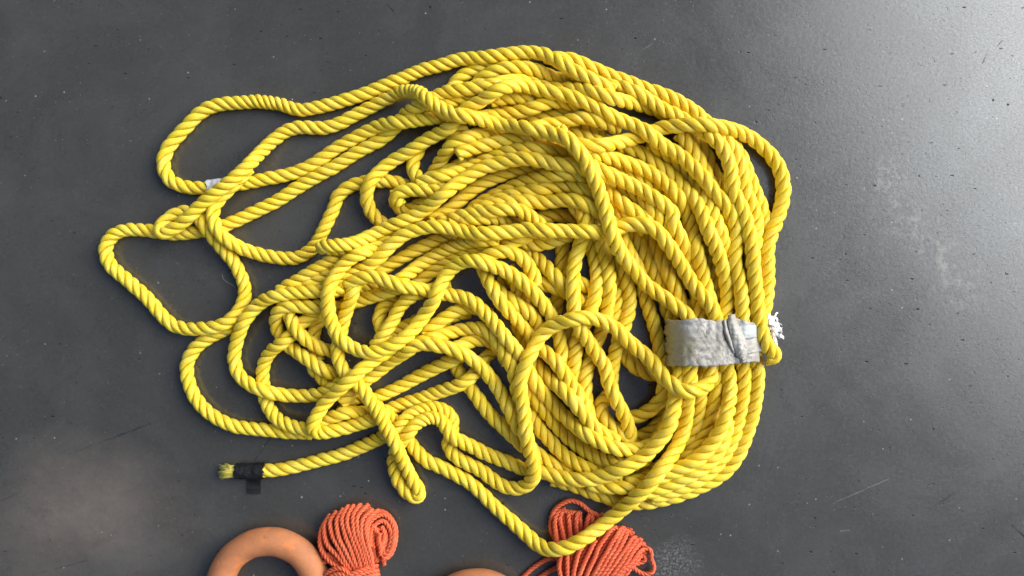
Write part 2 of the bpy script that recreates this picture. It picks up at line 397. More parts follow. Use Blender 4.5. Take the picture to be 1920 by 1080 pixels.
# ---- traced course of the yellow rope: frame letter, then x,y,layer (quarter pixels inside that frame)
FRAMES = dict(A=(160,160),B=(560,80),C=(800,70),D=(1060,130),E=(160,380),F=(560,260),G=(800,260),H=(1040,330),
              I=(320,460),J=(640,430),K=(880,430),L=(1060,520),M=(320,600),N=(640,620),O=(900,640),P=(1060,700),
              Q=(360,720),R=(640,780),S=(880,810))
PATHS = dict(
long_one="C 1400,400,.8 1300,350,1.2 1220,310,2 1130,265,2.5 1040,215,2.5 950,160,2.5 850,120,2.5 700,112,2 560,135,1.5 400,155,1.3 250,165,1 B 1080,165,.5 900,215,0 700,300,0 500,382,0 300,445,0 100,495,0 A 1750,172,0 1620,187,0 1500,155,0 1400,130,.2 1300,122,.3 1150,130,.2 1030,140,0 930,165,0 850,215,0 770,300,0 690,380,0 630,450,0 590,540,0 590,620,0 625,700,0 700,750,0 820,770,0 950,765,0 1100,748,0 1240,725,0 1400,695,0 1550,660,0 1680,610,0 1800,530,0 1900,460,0 B 380,740,0 480,680,.2 600,625,.4 700,605,.5 850,585,.6 1000,565,.7 1100,560,.6 1180,590,.3",
kink="B 960,450,1.3 880,490,1 790,545,.7 720,640,.2 620,725,0 500,790,0 380,860,0 250,940,0 120,1010,0 A 1600,760,0 1450,860,0 1330,920,0 1200,985,0 E 1080,155,.1 950,195,0 830,220,0 700,232,0 600,230,0 480,208,0 360,202,0 260,215,0 180,265,0 150,340,0 165,420,0 215,500,0 290,560,0 370,630,0 450,700,0 530,790,0 590,860,0 660,920,0 760,950,0 880,945,.1 1000,925,.3 1090,880,.5 1160,800,.6 1195,710,.4 1195,620,.2 1160,530,.2 1110,440,.4 1050,370,.7 990,290,1 930,220,1.1 880,150,1.1 850,110,.9 780,65,.3 690,80,.3 610,130,.4 555,190,.7 560,238,1.2 640,210,1.6 730,150,1.7 810,70,1.8 A 900,870,1.6 1000,790,1.6 1090,720,1.6 1180,640,1.2 1260,560,.7 1340,480,0 1420,400,0 1520,335,0 1650,315,0 1780,320,0 1900,290,0 B 100,645,0 250,620,0 400,555,0 550,480,.3 700,400,.8 800,365,1.5 880,365,2.5 950,405,3.5 1010,460,4 1100,510,4 1230,555,4 C 350,600,4 450,630,4 600,660,4 750,680,4 900,710,4 1010,740,4 1090,790,4 1140,860,4 G 1180,140,4 1220,230,4 1270,330,4 1300,430,4 1340,540,4 1370,640,4 1400,740,4 1440,830,4 1500,920,4 1570,1000,4 K 1240,320,4 1330,420,4 1430,490,4 1530,560,4 1640,650,3.8 L 940,300,3.6 970,400,3.4 980,520,3",
r7="A 1230,620,.8 1140,715,.9 1050,800,.9 980,880,.9 955,960,1.2 E 965,150,1.6 990,210,1.7 1050,270,1.5 1130,320,.6 1230,365,.2 1350,400,0 1480,415,0 1590,415,0 1680,365,0 1730,310,0 1780,220,0 1830,110,0 1870,30,0 F 290,440,0 380,360,0 480,325,.1 580,320,.2 680,320,.2 780,340,.3 850,380,.3",
y8="G 20,620,0 F 740,700,0 660,660,0 580,600,0 530,530,0 510,450,0 515,380,.4 545,305,.8 B 600,970,.4 700,890,.6 820,820,.8 930,750,1 1040,685,1.2 1150,620,1.5 C 230,590,2.2 290,548,3 350,505,3.2 430,465,3 520,400,3.2 620,365,3.5 720,360,3.5 830,390,3.5 930,415,3.5 1040,430,3.5 1130,460,3.5 1210,500,3.5 1300,540,3.5 1380,590,3.5 1480,630,3.5 1580,670,3.5 D 620,480,3.5 690,540,3.5 770,590,3.5 870,650,3.4 950,730,3.3 1020,800,3.2 1080,870,3.1 1140,950,3 H 1225,110,3 1280,210,3 1330,310,2.8 1360,410,2.6 1360,520,2.4 1350,640,2.4 1380,770,2.5 1400,900,2.6 1410,1040,2.6 L 1325,280,2.6 1330,400,2.4 1330,520,1",
r2="C 880,150,0 1000,160,.2 1090,165,.5 1180,205,.6 1280,245,.6 1400,295,.6 1520,335,.6 D 480,100,.6 600,150,.6 720,185,.8 800,215,.8 880,260,.8 960,310,.8 1020,360,.8 1090,430,.5 1170,490,.4 1250,560,.4 1310,640,.4 1355,750,.5 1395,850,.6 1430,940,.6 H 1510,160,.6 1550,240,.6 1570,330,.6 1560,430,.6 1540,530,.6 1540,650,.6 1550,800,.6 1560,950,.5 L 1480,220,.5 1470,340,.4 1460,460,.3",
band_a="C 1050,250,.9 1130,290,1 1230,335,1.2 1330,362,1.7 1430,370,2.5 1540,400,2.5 1640,450,2.5 1740,520,2.5 1830,570,2.5 D 860,360,2.2 930,410,1.5 1000,450,1.2 1080,500,1.5 1150,550,2 1205,640,2 1240,740,2.2 1250,840,2.5 1260,930,3 H 1345,160,3.4 1395,230,3.6 1430,320,3.6 1455,420,3.6 1480,520,3.6 1490,640,3.6 1500,760,3.6 1512,880,3.7 1520,1000,3.9 L 1440,260,4.2 1465,380,4.4 1495,480,4.4 1535,545,3.8 1580,578,2.6 1570,603,1.5 1545,618,.9 1515,606,.6",
outer_low="L 1395,520,.3 1415,590,.3 1440,680,.3 1443,760,.3 P 1440,60,.3 1435,150,.3 1415,260,.3 1385,370,.3 1350,480,.3 1305,590,.3 1240,690,.3 1160,770,.3 1060,830,.3 940,880,.2 820,920,.2 700,950,.2 590,970,.1 480,965,.1 380,950,.2 280,920,.2 180,890,.2 100,850,.2 0,820,.2 -100,790,.1",
x_b="C -30,520,.4 30,465,.6 90,430,.9 160,410,1.1 250,400,1.5 350,385,1.9 450,365,2.3 560,340,2.6 680,322,2.8 790,345,2.8 890,380,2.8 980,392,2.6 1080,385,2.3 1180,395,2.2 1290,422,2.2 1400,460,2.2 1510,485,2.1 1620,515,2 1720,545,1.8 1800,580,1.4 D 830,370,.9 870,430,.6 930,500,.3 1000,570,.2 1060,650,.2 1080,730,.2 1130,800,.2 1180,880,.3 1220,960,.3 H 1230,180,.3 1260,300,.3 1280,420,.3 1290,540,.2",
r4="C 990,690,2 1060,760,2.4 1140,810,2.5 D 190,575,2.6 310,565,2.6 420,540,2.6 520,520,2.5 610,485,2.5 700,445,2.9 820,425,3.1 950,412,3.1 1100,422,2.8 1250,450,2 1380,510,1.2 1500,600,.6 1580,690,.4 1625,800,.3 1635,900,.3 H 1710,110,.3 1705,200,.4 1680,290,.6 1645,380,1 1610,470,1.3 1595,560,1.1 1600,650,1 1600,740,1 1590,850,1 1580,950,.8 L 1490,240,.8 1470,360,.7 1460,470,.6",
s_loop="C 760,175,.5 620,185,.8 500,200,.8 400,230,.8 300,270,.7 230,320,.6 190,380,.4 170,430,.2 150,500,0",
t_in="C 1250,370,.6 1160,335,.6 1060,320,.5 980,310,.5 880,270,.6 780,235,.7 680,225,.8 570,235,.9 470,275,1 390,330,1.2 330,400,1.2 270,450,.8 200,520,.3",
w_bit="C 30,560,.5 130,500,1 220,470,1.2 330,450,1.5 430,430,1.5 540,420,1.2",
e1="C 330,620,2 430,592,2.3 540,585,2.2 650,570,2 760,545,2 860,505,2 960,480,2 1070,500,2 1180,540,1.5 1280,590,1",
e0="C 480,480,1 600,455,1.3 720,455,1.5 820,465,1.5 920,470,1 1020,480,.7",
e00="C 480,480,.4 560,520,.6 640,515,.6 740,500,.5",
e2="C 740,640,1.2 850,615,1.5 960,585,1.5 1080,555,1.3 1200,530,1 1300,520,.5",
e3="C 800,690,1.6 870,660,2 960,650,2 1060,625,2 1160,600,2.2 1260,620,1.8 1360,650,1 1450,690,.6",
e4="C 1080,630,.4 1150,655,.5 1220,695,.5 1290,745,.5 1360,790,.4",
e5="C 960,690,1.9 1020,705,2 1100,725,2.2 1190,755,2.2 1280,790,2 1380,830,1.6",
e7="C 1060,850,1.8 D 100,590,2.2 190,620,2.4 280,650,2.4 390,680,2.4 490,710,2.4 590,750,2.4 680,800,2.4 760,870,2.4 830,940,2.4 890,1030,2.4 H 1000,300,2.4 1035,410,2.4 1060,540,2.4 1090,660,2.2 1120,780,2 1150,890,1.8 1190,1000,1.2 L 1120,300,1 1110,420,.8",
e8="D 400,570,.8 500,600,1.2 590,640,1.3 660,700,1.4 740,750,1.5 810,810,1.5 880,880,1.6 950,950,1.7 1000,1030,1.8 H 1080,230,1.9 1120,320,1.9 1160,430,1.9 1210,540,1.9 1245,640,1.9 1275,750,1.9 1295,870,1.8 1290,980,1.6 1270,1060,1.5 L 1200,330,1.5 1200,440,1.4 1200,560,1.2 1205,640,1.2 1225,740,1.2 1235,840,1.2 P 1235,60,1.2 1235,150,1.2 1220,270,1.2 1185,380,1.2 1130,490,1.2 1060,580,1.2 970,660,1.2 870,710,1.1 770,750,1 680,790,.8 580,830,.5 480,850,.4 380,858,.4 280,850,.3 170,830,.2",
z2="D 620,560,2 700,600,2.2 770,650,2.2 850,715,2.2 920,790,2.2 980,870,2.2 1040,950,2.1 1090,1030,2 H 1180,250,1.7 1210,350,1.4 1250,450,1.2 1275,560,1 1300,680,.9 1320,800,.9 1340,920,.8 1340,1040,.8 L 1250,320,.8 1260,450,.7 1300,560,.6 1335,650,.5 1342,780,.5 1330,900,.5 1310,1020,.5 P 1300,330,.5 1265,460,.5 1215,570,.5 1150,670,.5 1070,750,.5 970,810,.5 860,860,.5 750,900,.4 640,930,.3",
c_outer2="D 1130,470,.9 1200,520,.9 1270,620,1 1310,720,1.1 1330,820,1.2 1350,920,1.2 1390,1000,1.2 H 1450,170,1.3 1495,260,1.3 1515,350,1.3 1505,440,1.4 1500,520,1.4 1470,640,1.4 1460,780,1.4 1460,920,1.4 L 1390,220,1.2 1390,340,1",
g2="G 1230,190,1.8 1290,230,2.2 1370,270,2.2 1450,310,2.2 1540,350,2.2 1620,390,2.2 1700,440,2.2 1780,500,2.2 1850,570,2.2 H 880,340,2 925,430,1.7 970,540,1.4 1010,640,1 1040,740,.8 1060,860,.8 1080,980,.8 L 1010,300,.8 1020,430,.8 1020,560,.8 1020,680,.8 1030,800,.8 P 1020,130,.8 1005,250,.8 985,360,.8 945,470,.8 880,570,.8 800,640,.7 720,695,.6 620,745,.5 520,785,.4 420,810,.3",
g3="H 260,10,1 330,60,1.2 420,140,1.2 510,210,1.2 600,270,1.2 690,330,1.2 770,400,1.2 840,500,.8 880,600,.6 920,720,.5 960,850,.4",
g4="H 300,150,.8 370,190,1 440,240,1 520,300,1 600,350,.9 680,410,.6",
v9="H 600,360,.4 650,410,.5 700,470,.6 765,570,.6 820,670,.6 870,770,.6 920,880,.6 970,980,.6 L 960,220,.6 990,330,.6 1000,450,.5",
v8="H 520,340,.4 570,410,.5 610,470,.6 660,560,.6 710,660,.6 770,760,.6 810,850,.6 830,930,.5 L 750,210,.5 790,300,.5 820,420,.5 820,560,.6 820,680,.7 830,800,.7 P 815,150,.7 790,300,.6 740,420,.5 680,500,.4",
r9="F 430,835,.8 320,830,1 220,822,1.5 140,806,2.4 195,802,3 300,802,3 420,780,3 540,730,3 660,670,3 780,620,3 900,560,3 1000,490,3 1090,415,3 1170,350,3 1270,285,3 1380,220,3 1500,185,3 1620,155,3 G 740,150,3 850,165,2.8 960,185,2.6 1080,200,2.4 1180,230,2 1280,290,1.6",
h1="I 1050,300,.2 1150,300,.4 1250,270,.6 1330,235,.8 1400,195,.9 F 500,965,1 580,910,1 650,840,1.1 730,765,1.3 820,705,1.6 920,672,2 G 50,655,2.4 170,672,2.8 300,700,3 450,710,3 600,700,3 750,682,3 900,690,3 1050,690,3 1200,695,3 1310,705,2.9 1390,695,2.4 H 420,410,2.2 500,378,2.2 590,360,2.2 690,370,2.2 770,410,2.2 835,490,2.3 895,580,2.4 960,690,2.5 1020,790,2.6 1090,880,2.7 1160,960,2.7 1205,1050,2.7 L 1135,290,2.8 1130,380,2.8 1100,500,2",
f1="C 230,880,1.2 290,850,1.5 360,830,1.5 460,805,1.5 570,775,1.6 680,755,1.6 800,760,1.5 900,790,1.3 1000,830,1.1",
f1b="C 0,1080,.1 50,1020,.3 90,950,.4 130,880,.5 190,810,.8 270,760,1 360,735,1.2 470,740,1.3 590,745,1.4 720,740,1.4 850,750,1.2",
f1c="C 300,670,.4 240,690,.5 205,740,.5 190,790,.3",
f2="F 900,340,.6 1000,300,.9 1110,275,1.2 1200,245,1.3 1300,210,1.4 1400,165,1.4 1500,125,1.5 1600,90,1.6 1720,75,1.6 G 860,75,1.6 970,95,1.6 1080,120,1.4 1180,160,1.2",
f2b="F 1040,300,.4 1150,225,.9 1240,185,1 1340,145,1.1 1450,105,1.2 1560,75,1.3 1680,50,1.3 1800,55,1.2",
f3="G 20,610,.6 110,570,.6 190,520,.7 250,460,.8 340,385,.9 440,325,1 540,285,1.2 640,245,1.3 750,220,1.4 870,215,1.4 1000,225,1.3 1120,250,1.2",
f4="G 330,540,.7 400,490,1 470,450,1 550,405,1.2 650,360,1.4 750,320,1.5 860,288,1.6 970,268,1.6 1080,265,1.6 1180,285,1.5 1280,330,1.2",
f4b="G 880,250,1 980,232,1.2 1080,228,1.3 1170,250,1.3 1260,280,1.1",
f5="G 290,590,.7 370,530,.9 450,490,1 540,455,1.2 640,425,1.4 760,400,1.5 880,375,1.5 1000,360,1.5 1110,360,1.5 1230,400,1.4 1330,450,1.2",
f6="G 360,540,1.2 480,500,1.5 600,475,1.6 720,470,1.8 850,480,2 960,465,2 1060,458,2 1160,480,2 1250,525,2 1350,590,1.6 1430,680,1.2 K 1160,100,1 1210,200,1 1260,290,1 1290,400,1 1320,510,1 1360,640,1 1400,770,1 1430,890,1 1450,1000,1.2 L 720,640,1.4 735,740,1.2 740,840,1 705,930,.8 630,1000,.6 540,1045,.5 450,1060,.4",
f7="G 180,610,.8 300,570,1.1 420,555,1.5 530,540,2 630,525,2.3 720,548,2.4 790,595,2.4 850,645,2.2 900,720,1",
f8="G 100,630,1 220,602,1.2 330,602,1.3 440,597,1.4 550,607,1.4 660,640,1.2 760,690,.8",
f10="G 780,610,.4 860,590,.5 960,570,.5 1070,580,.5 1150,600,.4 1230,640,.3",
f11="G 1190,500,.8 1225,550,.8 1255,620,.8 1285,700,.9 1305,780,1 K 1015,180,1 1042,310,1 1046,440,1 1035,550,1 1020,650,1 1000,740,.9 960,840,.8 920,930,.8 890,1020,.8 O 800,200,.6 790,300,.6 790,400,.5 800,500,.3 820,600,.2",
v1="G 1000,680,.3 1020,760,.2 1020,860,.1 1010,960,.1 J 1650,330,.1 1630,430,0 1620,530,0 1600,620,0",
v2="G 1100,500,.6 1150,540,1 1185,580,1.2 1190,640,1.4 1175,720,1.6 1150,800,1.9 K 800,210,2 785,320,2 778,430,2 778,530,2 785,610,2 805,690,2.2 840,760,2.3 880,820,2.4 925,895,2.4 970,960,2.4 1020,1030,2.4 O 850,130,2.4 915,215,2.4 960,300,2.4 990,370,2.4 1025,450,2.4 1080,545,2.3 1112,630,2.1 1128,700,1.8 1132,738,1.2 1115,745,.5 1060,705,.2 990,640,.2 925,570,.3 900,490,.4 930,425,.5 990,402,.4",
v3="G 1190,620,.6 1220,720,.8 1230,800,.8 K 930,180,.8 955,300,.8 960,410,.8 945,500,.8 920,590,.8 880,680,.8 830,760,.8 805,870,.8 790,980,.8 O 695,60,.8 695,150,.7 695,240,.6 725,330,.5 765,420,.4",
v5="K 1100,220,.4 1115,330,.5 1110,450,.5 1105,560,.5 1080,680,.4",
v6="K 1120,180,.8 1160,300,.8 1190,420,.8 1205,520,.8 1190,630,.8 1160,730,.8 1120,840,.7 1090,940,.6 1070,1040,.5 O 1015,140,.4 1000,210,.3 985,290,.2 985,360,.2",
b1="K 760,680,.2 745,760,.2 750,870,.2 740,970,.2",
b6="O 800,560,.2 850,650,.3 940,690,.3 1050,720,.3 1150,730,.3 1260,690,.4 1340,620,.4 1400,530,.4 1430,440,.4 1440,340,.3 1450,240,.3",
b8="O 1060,0,.1 1085,80,.1 1120,150,.1 1180,205,.1 1260,240,.1 1350,260,.1",
hh1="J 860,40,.9 760,65,1 680,100,1 590,140,1 500,190,1 410,240,1 320,290,1 230,325,.9 140,350,.8 50,390,.6 -40,420,.5",
hh2="J 1180,80,1.3 1080,78,1.4 960,92,1.4 850,125,1.5 750,175,1.5 660,225,1.4 580,270,1.3 510,330,1.2 430,385,1 340,430,.6",
hh3="J 1130,110,.8 1020,150,.8 900,195,.7 790,245,.6 700,300,.5 620,360,.4 550,420,.3",
hh4="J 1500,0,1.2 1400,45,1.2 1300,90,1.2 1180,128,1 1090,180,.8 1000,240,.5",
i1="J 1000,250,1 1090,200,1.3 1170,168,1.5 1260,165,1.5 1340,205,1.4 1400,265,1.2 1435,330,1 1455,410,.5",
r12="F 800,680,.7 720,735,.9 640,785,1.2 540,835,1.6 420,880,1.8 335,945,2 I 1235,225,2.2 1192,310,2.3 1175,400,2.4 1180,500,2.4 1210,590,2.4 1250,670,2.2 1310,735,2 1400,785,1.8 1510,805,1.7 1620,775,1.7 1730,710,1.8 1830,620,2 J 615,655,2.1 675,565,2.2 720,470,2.3 765,375,2.5 830,290,2.6 905,245,2.7 1000,235,2.7 1090,258,2.7 1180,290,2.7 1270,335,2.7 1350,390,2.7 1420,450,2.7 1485,525,2.6 1540,600,2.4 1590,680,2 1620,760,1.6 1645,860,1.2 1650,960,1 K 680,1040,.8 O 605,130,.7 595,230,.6 600,330,.5",
k1="I 1330,300,.9 1400,255,1.4 1490,232,1.7 1580,250,1.8 1670,285,1.8 1760,310,1.8 J 560,440,1.7 650,462,1.6 740,480,1.8 830,492,2 920,512,2.1 1000,552,2.2 1060,610,2.2 1120,672,2.2 1180,745,2.2 1240,820,2.2 1300,890,2.1 1350,960,1.9 O 350,200,1.9 400,290,1.9 460,370,2 530,450,2 600,530,2 680,600,2 770,680,2 860,740,2 960,785,1.9 1070,812,1.8 1180,812,1.7 1290,780,1.6 1380,700,1.4 1420,600,1",
m1="J 820,430,1 720,445,1.5 620,467,1.4 520,507,1.3 450,560,1.2 410,640,1.1 370,720,1 310,800,.9 250,880,.5",
m0="J 480,500,.4 420,520,.5 340,560,.5 290,630,.5 280,700,.5 320,780,.4 400,840,.3",
k2="I 1230,470,.5 1310,448,.5 1390,420,.6 1490,392,.7 1590,362,.8 1680,330,.8 1780,310,.7",
k3="J -60,470,.5 60,445,.6 180,430,.6 300,420,.6 400,440,.6",
n1="I 1400,280,1 1370,340,1.3 1340,425,1.3 1310,510,1.2 1290,600,1.2 1270,680,1 1250,760,1 1255,840,1 1285,920,1 M 1330,420,1 1400,480,1.2 1460,545,1.4 1512,625,1.5 1562,705,1.6 1612,795,1.6 1662,885,1.6 R 415,230,1.5 450,315,1.3 490,395,1.2 530,470,1.2 575,540,1.1 600,590,.8 575,620,.3 505,585,.1 440,505,.1 405,425,.1 390,340,.1 405,265,.1 440,200,.2 N 480,800,.6 535,725,1 605,668,1.2 680,645,1.3 745,670,1.2 790,730,1 830,790,.6 895,832,.3 985,872,.2 1080,920,.1 1180,960,.1 1280,1000,.1 1370,1038,.2 O 440,975,.6 560,1010,1 680,1035,1.3 800,1035,1.6 920,1015,1.8 1030,975,2 1130,925,2.1 1230,865,2.2 1310,785,2.2 1380,700,2.2 1430,600,2.2 1455,500,2.2 1465,420,2 L 840,830,1.7 855,740,1.4 860,640,1.2 860,520,1",
p1="I 1300,320,.8 1220,335,.9 1130,345,1 1010,352,1 890,360,1 780,380,1 690,420,1.1 620,480,1.3 560,555,1.2 520,640,.6 490,730,.2 475,820,.1 485,900,.1 520,980,.2 M 570,465,.3 640,510,.6 730,540,.6 830,560,.3 940,570,.2 1060,565,.2 1160,540,.2 1250,490,.2 1330,430,.2",
p2="F 520,790,.5 420,840,.6 300,890,.6 190,945,.6 80,1010,.6 I 970,255,.5 890,300,.4 820,345,.3",
p2b="I 1250,190,.4 1160,230,.5 1060,275,.4 960,312,.3",
p3="I 1230,440,.6 1110,460,.6 1000,460,.7 900,450,.6 820,475,.5 785,540,.3 790,610,.2 825,680,.1 880,745,.1 960,808,.1 1040,868,.1 1120,920,.2 1210,960,.2 1300,970,.1",
p4="I 860,430,.2 880,500,.3 905,560,.6 940,630,.7 1000,700,.7 1080,750,.7 1170,785,.6 1240,800,.4",
p5="I 1100,500,.2 1020,550,.2 960,610,.2 890,685,.5 820,740,.4 750,800,.3 705,870,.2 685,950,.1 695,1020,.1 M 700,560,0 720,625,0 755,690,0 800,745,0 870,785,.3 950,808,.3 1040,820,.3 1130,825,.3",
left_bight="E 1140,905,0 1040,960,0 930,1010,0 M 200,190,0 145,270,0 120,360,0 130,450,0 165,550,0 220,630,0 290,700,0 380,755,0 480,795,0 590,815,0 700,825,0 800,830,0 900,845,0 980,845,0 1060,850,0",
p6="I 1140,520,0 1085,610,0 1070,690,0 1080,790,0 1110,870,0",
p7="I 1060,900,0 1140,1000,0 1190,1050,0 1250,1090,0",
r14="J 480,820,.6 M 1640,220,.8 1570,270,1.2 1480,335,1.6 1400,400,1.8 1310,480,1.8 1230,550,1.6 1160,620,1.2 1110,690,1 1075,760,1 1058,820,.9 1110,852,.5 1200,832,.3 1310,808,.2 1420,778,.2 1520,745,.2 1620,690,.2",
r15="M 1280,620,.1 1340,560,.3 1430,480,.7 1540,400,1 1650,310,1.2 1760,240,1.3 1860,180,1.4 N 600,115,1.5 700,108,1.6 800,125,1.6 890,160,1.6 970,210,1.6 1040,262,1.5 1100,330,1.4 1160,410,1.3 1220,510,1.2 1270,610,1.1 1315,700,1 1360,765,.8 1390,800,.5",
tail="Q 330,655,0 430,655,0 540,650,0 640,645,0 760,620,0 900,588,0 1050,550,0 1200,500,0 1320,450,0 1420,400,0 N 400,760,.1 450,700,.5 490,650,1 560,605,1.4 650,575,1.5 740,580,1.5 812,620,1.4 835,690,1.1 825,770,.4 800,850,.1 R 800,240,.1 850,300,.1 930,350,.1 1010,385,.1 1080,430,.1 1150,490,.1 1240,535,.1 1330,540,.2 1415,505,.5 1452,430,.9 1440,340,1.3 1410,250,1.6 1390,150,1.8 N 1370,610,2 1350,510,2.2 1342,410,2.5 1360,310,2.8 1400,210,3 1450,115,3.2 K 540,790,3.3 610,733,3.4 700,692,3.5 810,668,3.6 900,663,3.6 1000,690,3.6 1090,740,3.6 1160,805,3.6 1230,870,3.6 1310,935,3.6 1380,1005,3.6 L 720,730,3.6 790,795,3.5 860,848,3.4 950,862,3.2 1030,830,3 1085,770,2.8 1085,690,2.6 1060,600,2 1050,500,1.5",
r21="N 1240,130,.3 1150,150,.3 1095,180,.3 1060,240,.4 990,335,.5 900,400,.4 790,440,.2 670,480,.1 560,520,.1 450,555,.1 350,590,.1 270,630,.1 M 1480,700,.2 1380,690,.3 1280,702,.3 1190,740,.3 1110,790,.2",
r22="N 920,180,.5 840,220,.4 740,260,.2 640,310,.1 530,370,.1 420,430,.1 310,480,.1 210,520,.1 M 1430,560,.1 1350,620,.1 1290,680,.1",
r23="N 250,550,.1 320,610,.2 380,660,.2 440,720,.2 490,790,.2 530,860,.1 590,930,.1 660,990,.1 R 740,375,0 830,425,0 920,475,0 1010,540,0 1090,615,0 1170,695,0 1260,775,0 1350,855,.2 1440,935,.6 S 540,865,1.2 630,885,1.6 720,870,1.8 810,825,2 900,770,2 1000,700,1.9 1100,615,1.8 1200,530,1.8 1290,450,2 P 620,840,2.1 685,755,2.2 745,685,2.2 810,600,2.2 860,510,2.2 890,420,2.2 905,330,2.2 910,240,2.1 L 920,880,2 930,780,1.8 935,680,1.6 940,560,1.2",
c3="L 1120,560,.9 1130,680,1 1130,800,1 1120,920,1 P 1110,200,1 1095,320,1 1060,430,1 1000,530,1 930,610,1 850,680,.9 760,730,.8 660,765,.6 560,805,.5 460,830,.4",
c2b="P 1215,350,.6 1200,450,.6 1160,560,.6 1100,650,.6 1010,720,.6 900,780,.6 790,830,.5 690,870,.4 590,900,.3 480,900,.2",
q_b="J 1300,700,.5 1360,800,1.2 O 360,90,1.6 430,180,1.8 500,260,1.8 580,330,1.8 660,410,1.7 730,490,1.6 800,570,1.4 860,650,1.2 930,700,1 1030,750,.8",
q_d="O 300,260,.9 370,360,1.2 420,450,1.3 490,530,1.4 560,620,1.4 640,700,1.4 730,780,1.4 820,840,1.4 920,890,1.4 1030,920,1.3 1150,920,1 1260,870,.9",
q_e="O 330,400,.6 370,480,.8 400,570,.9 450,660,1 520,740,1 590,820,1 670,880,1 760,935,1 860,975,.9 960,1000,.6 1060,1000,.5",
q_f="O 320,740,.1 380,800,.2 450,860,.2 540,920,.2 640,965,.2 750,1000,.2",
q_h="N 830,200,.1 870,290,.1 920,370,.1 970,440,.1 1040,530,.1 1110,620,.1 1190,700,.2 1270,780,.3 1350,850,.3 1380,885,.2",
q_i="J 540,860,.6 640,830,.8 740,800,1 850,765,1.1 960,745,1.2 1060,745,1.3 1130,790,1.4 1190,860,1.4 1240,950,1.4 1280,1040,1.4 N 1310,380,1.4 1320,470,1.2 1340,560,.8",
q_j="J 800,920,.4 880,880,.5 970,840,.5 1070,825,.5 1150,855,.5 1210,920,.5 1250,1010,.4",
q_l="J 620,790,.5 700,720,.7 780,660,.9 860,610,1 950,590,1 1040,600,1 1120,640,.9",
q_m="J 560,830,.4 650,760,.6 760,690,.7 860,640,.8 970,620,.8",
q_n="J 380,770,.3 470,730,.3 560,690,.3 650,640,.3",
j1="J 1010,190,.8 1050,270,1.1 1085,350,1.4 1125,430,1.5 1175,515,1.6 1235,592,1.7 1300,660,1.7 1360,730,1.7 1415,800,1.7 1470,880,1.5 O 500,90,1.5 570,160,1.4 630,240,1.3 690,330,1.3 750,420,1.2 800,520,1.1 835,620,1 860,710,.8",
j2="J 1150,430,.6 1210,490,.8 1280,535,.8 1350,580,.8 1420,630,.8 1465,700,.7 1500,780,.5",
j3="J 1250,280,.4 1290,360,.4 1320,440,.4 1350,530,.3 1380,620,.2",
j4="J 1240,50,.5 1300,90,.5 1370,140,.5 1440,200,.5 1510,260,.5 1580,330,.5 1650,400,.5 1730,470,.5 1790,560,.3",
j5="J 1720,40,.5 1620,75,.6 1520,110,.7 1420,110,.7 1330,80,.8",
j6="J 1430,390,.3 1500,405,.3 1590,430,.3 1680,470,.3 1780,520,.3 1850,570,.2",
j7="K 780,380,.2 840,405,.2 900,440,.2 970,490,.2",
j8="K 850,430,.2 850,500,.2 875,570,.1 900,640,.1",
j10="J 1180,360,.2 1270,400,.2 1380,440,.2 1460,560,.2 1560,560,.2",
t2="F 930,30,.3 900,90,.3 860,160,.3 855,230,.3 890,300,.3 960,335,.5 1050,355,.7 1130,365,.6",
t3="F 760,500,.4 728,430,.6 790,388,.8 900,385,.9 1000,392,1 1090,400,.9",
t4="F 735,400,.3 722,470,.4 775,540,.5 860,525,.6 950,470,.6 1040,430,.5",
fill_a="G 1350,195,1 1420,215,1.3 1490,245,1.6 1560,280,1.8 1640,335,1.8 1720,405,1.8 1790,475,1.6 1850,550,1.3",
fill_b="G 1440,370,.8 1520,405,1 1600,450,1.2 1670,505,1.3 1725,570,1.3 H 810,360,1.2 850,450,1.1 880,540,.8",
fill_c="G 1330,310,.5 1420,365,.7 1510,420,.8 1600,490,.8 1680,570,.7 H 740,330,.6",
fill_d="H 1060,330,.4 1110,450,.4 1150,570,.4 1185,690,.4 1205,810,.4 1225,930,.4 L 1160,240,.4 1160,360,.3",
fill_e="H 1290,130,.8 1350,240,.9 1400,350,1 1425,460,1 1435,580,1 1435,700,1 1425,820,1 L 1350,180,1 1350,300,.8",
fill_f="D 850,480,.3 920,560,.4 980,650,.5 1030,740,.5 1080,840,.5 H 1200,120,.4 1240,240,.4 1250,360,.4",
)

# ------------------------------------------------------------------ the floor
nf = 24
g = np.linspace(-3.0, 3.0, nf + 1)
gx, gy = np.meshgrid(g, g)
fv = np.stack([gx.ravel(), gy.ravel(), np.zeros(gx.size)], 1)
ii, jj = np.meshgrid(np.arange(nf), np.arange(nf)); a0 = (jj * (nf + 1) + ii).ravel()
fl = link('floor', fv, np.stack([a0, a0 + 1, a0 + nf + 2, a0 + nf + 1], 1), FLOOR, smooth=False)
fl['kind'] = 'structure'

# ------------------------------------------------------------------ course of the yellow rope
def read_path(s):
    fr = None; pts = []; sw = []
    for tok in s.split():
        if tok.isalpha(): fr = FRAMES[tok]; sw.append(len(pts))
        else:
            x, y, l = map(float, tok.split(',')); pts.append((fr[0] + x / 4, fr[1] + y / 4, l))
    keep = []; sw = set(sw[1:])
    active = False
    for i, p in enumerate(pts):
        if i in sw: active = True
        if active and len(keep) >= 2:
            d = np.subtract(p[:2], keep[-1][:2]); e = np.subtract(keep[-1][:2], keep[-2][:2])
            nd, ne = np.hypot(*d), np.hypot(*e)
            if nd < 9 or d.dot(e) < .2 * nd * ne: continue
            active = False
        keep.append(p)
    return np.array(keep)

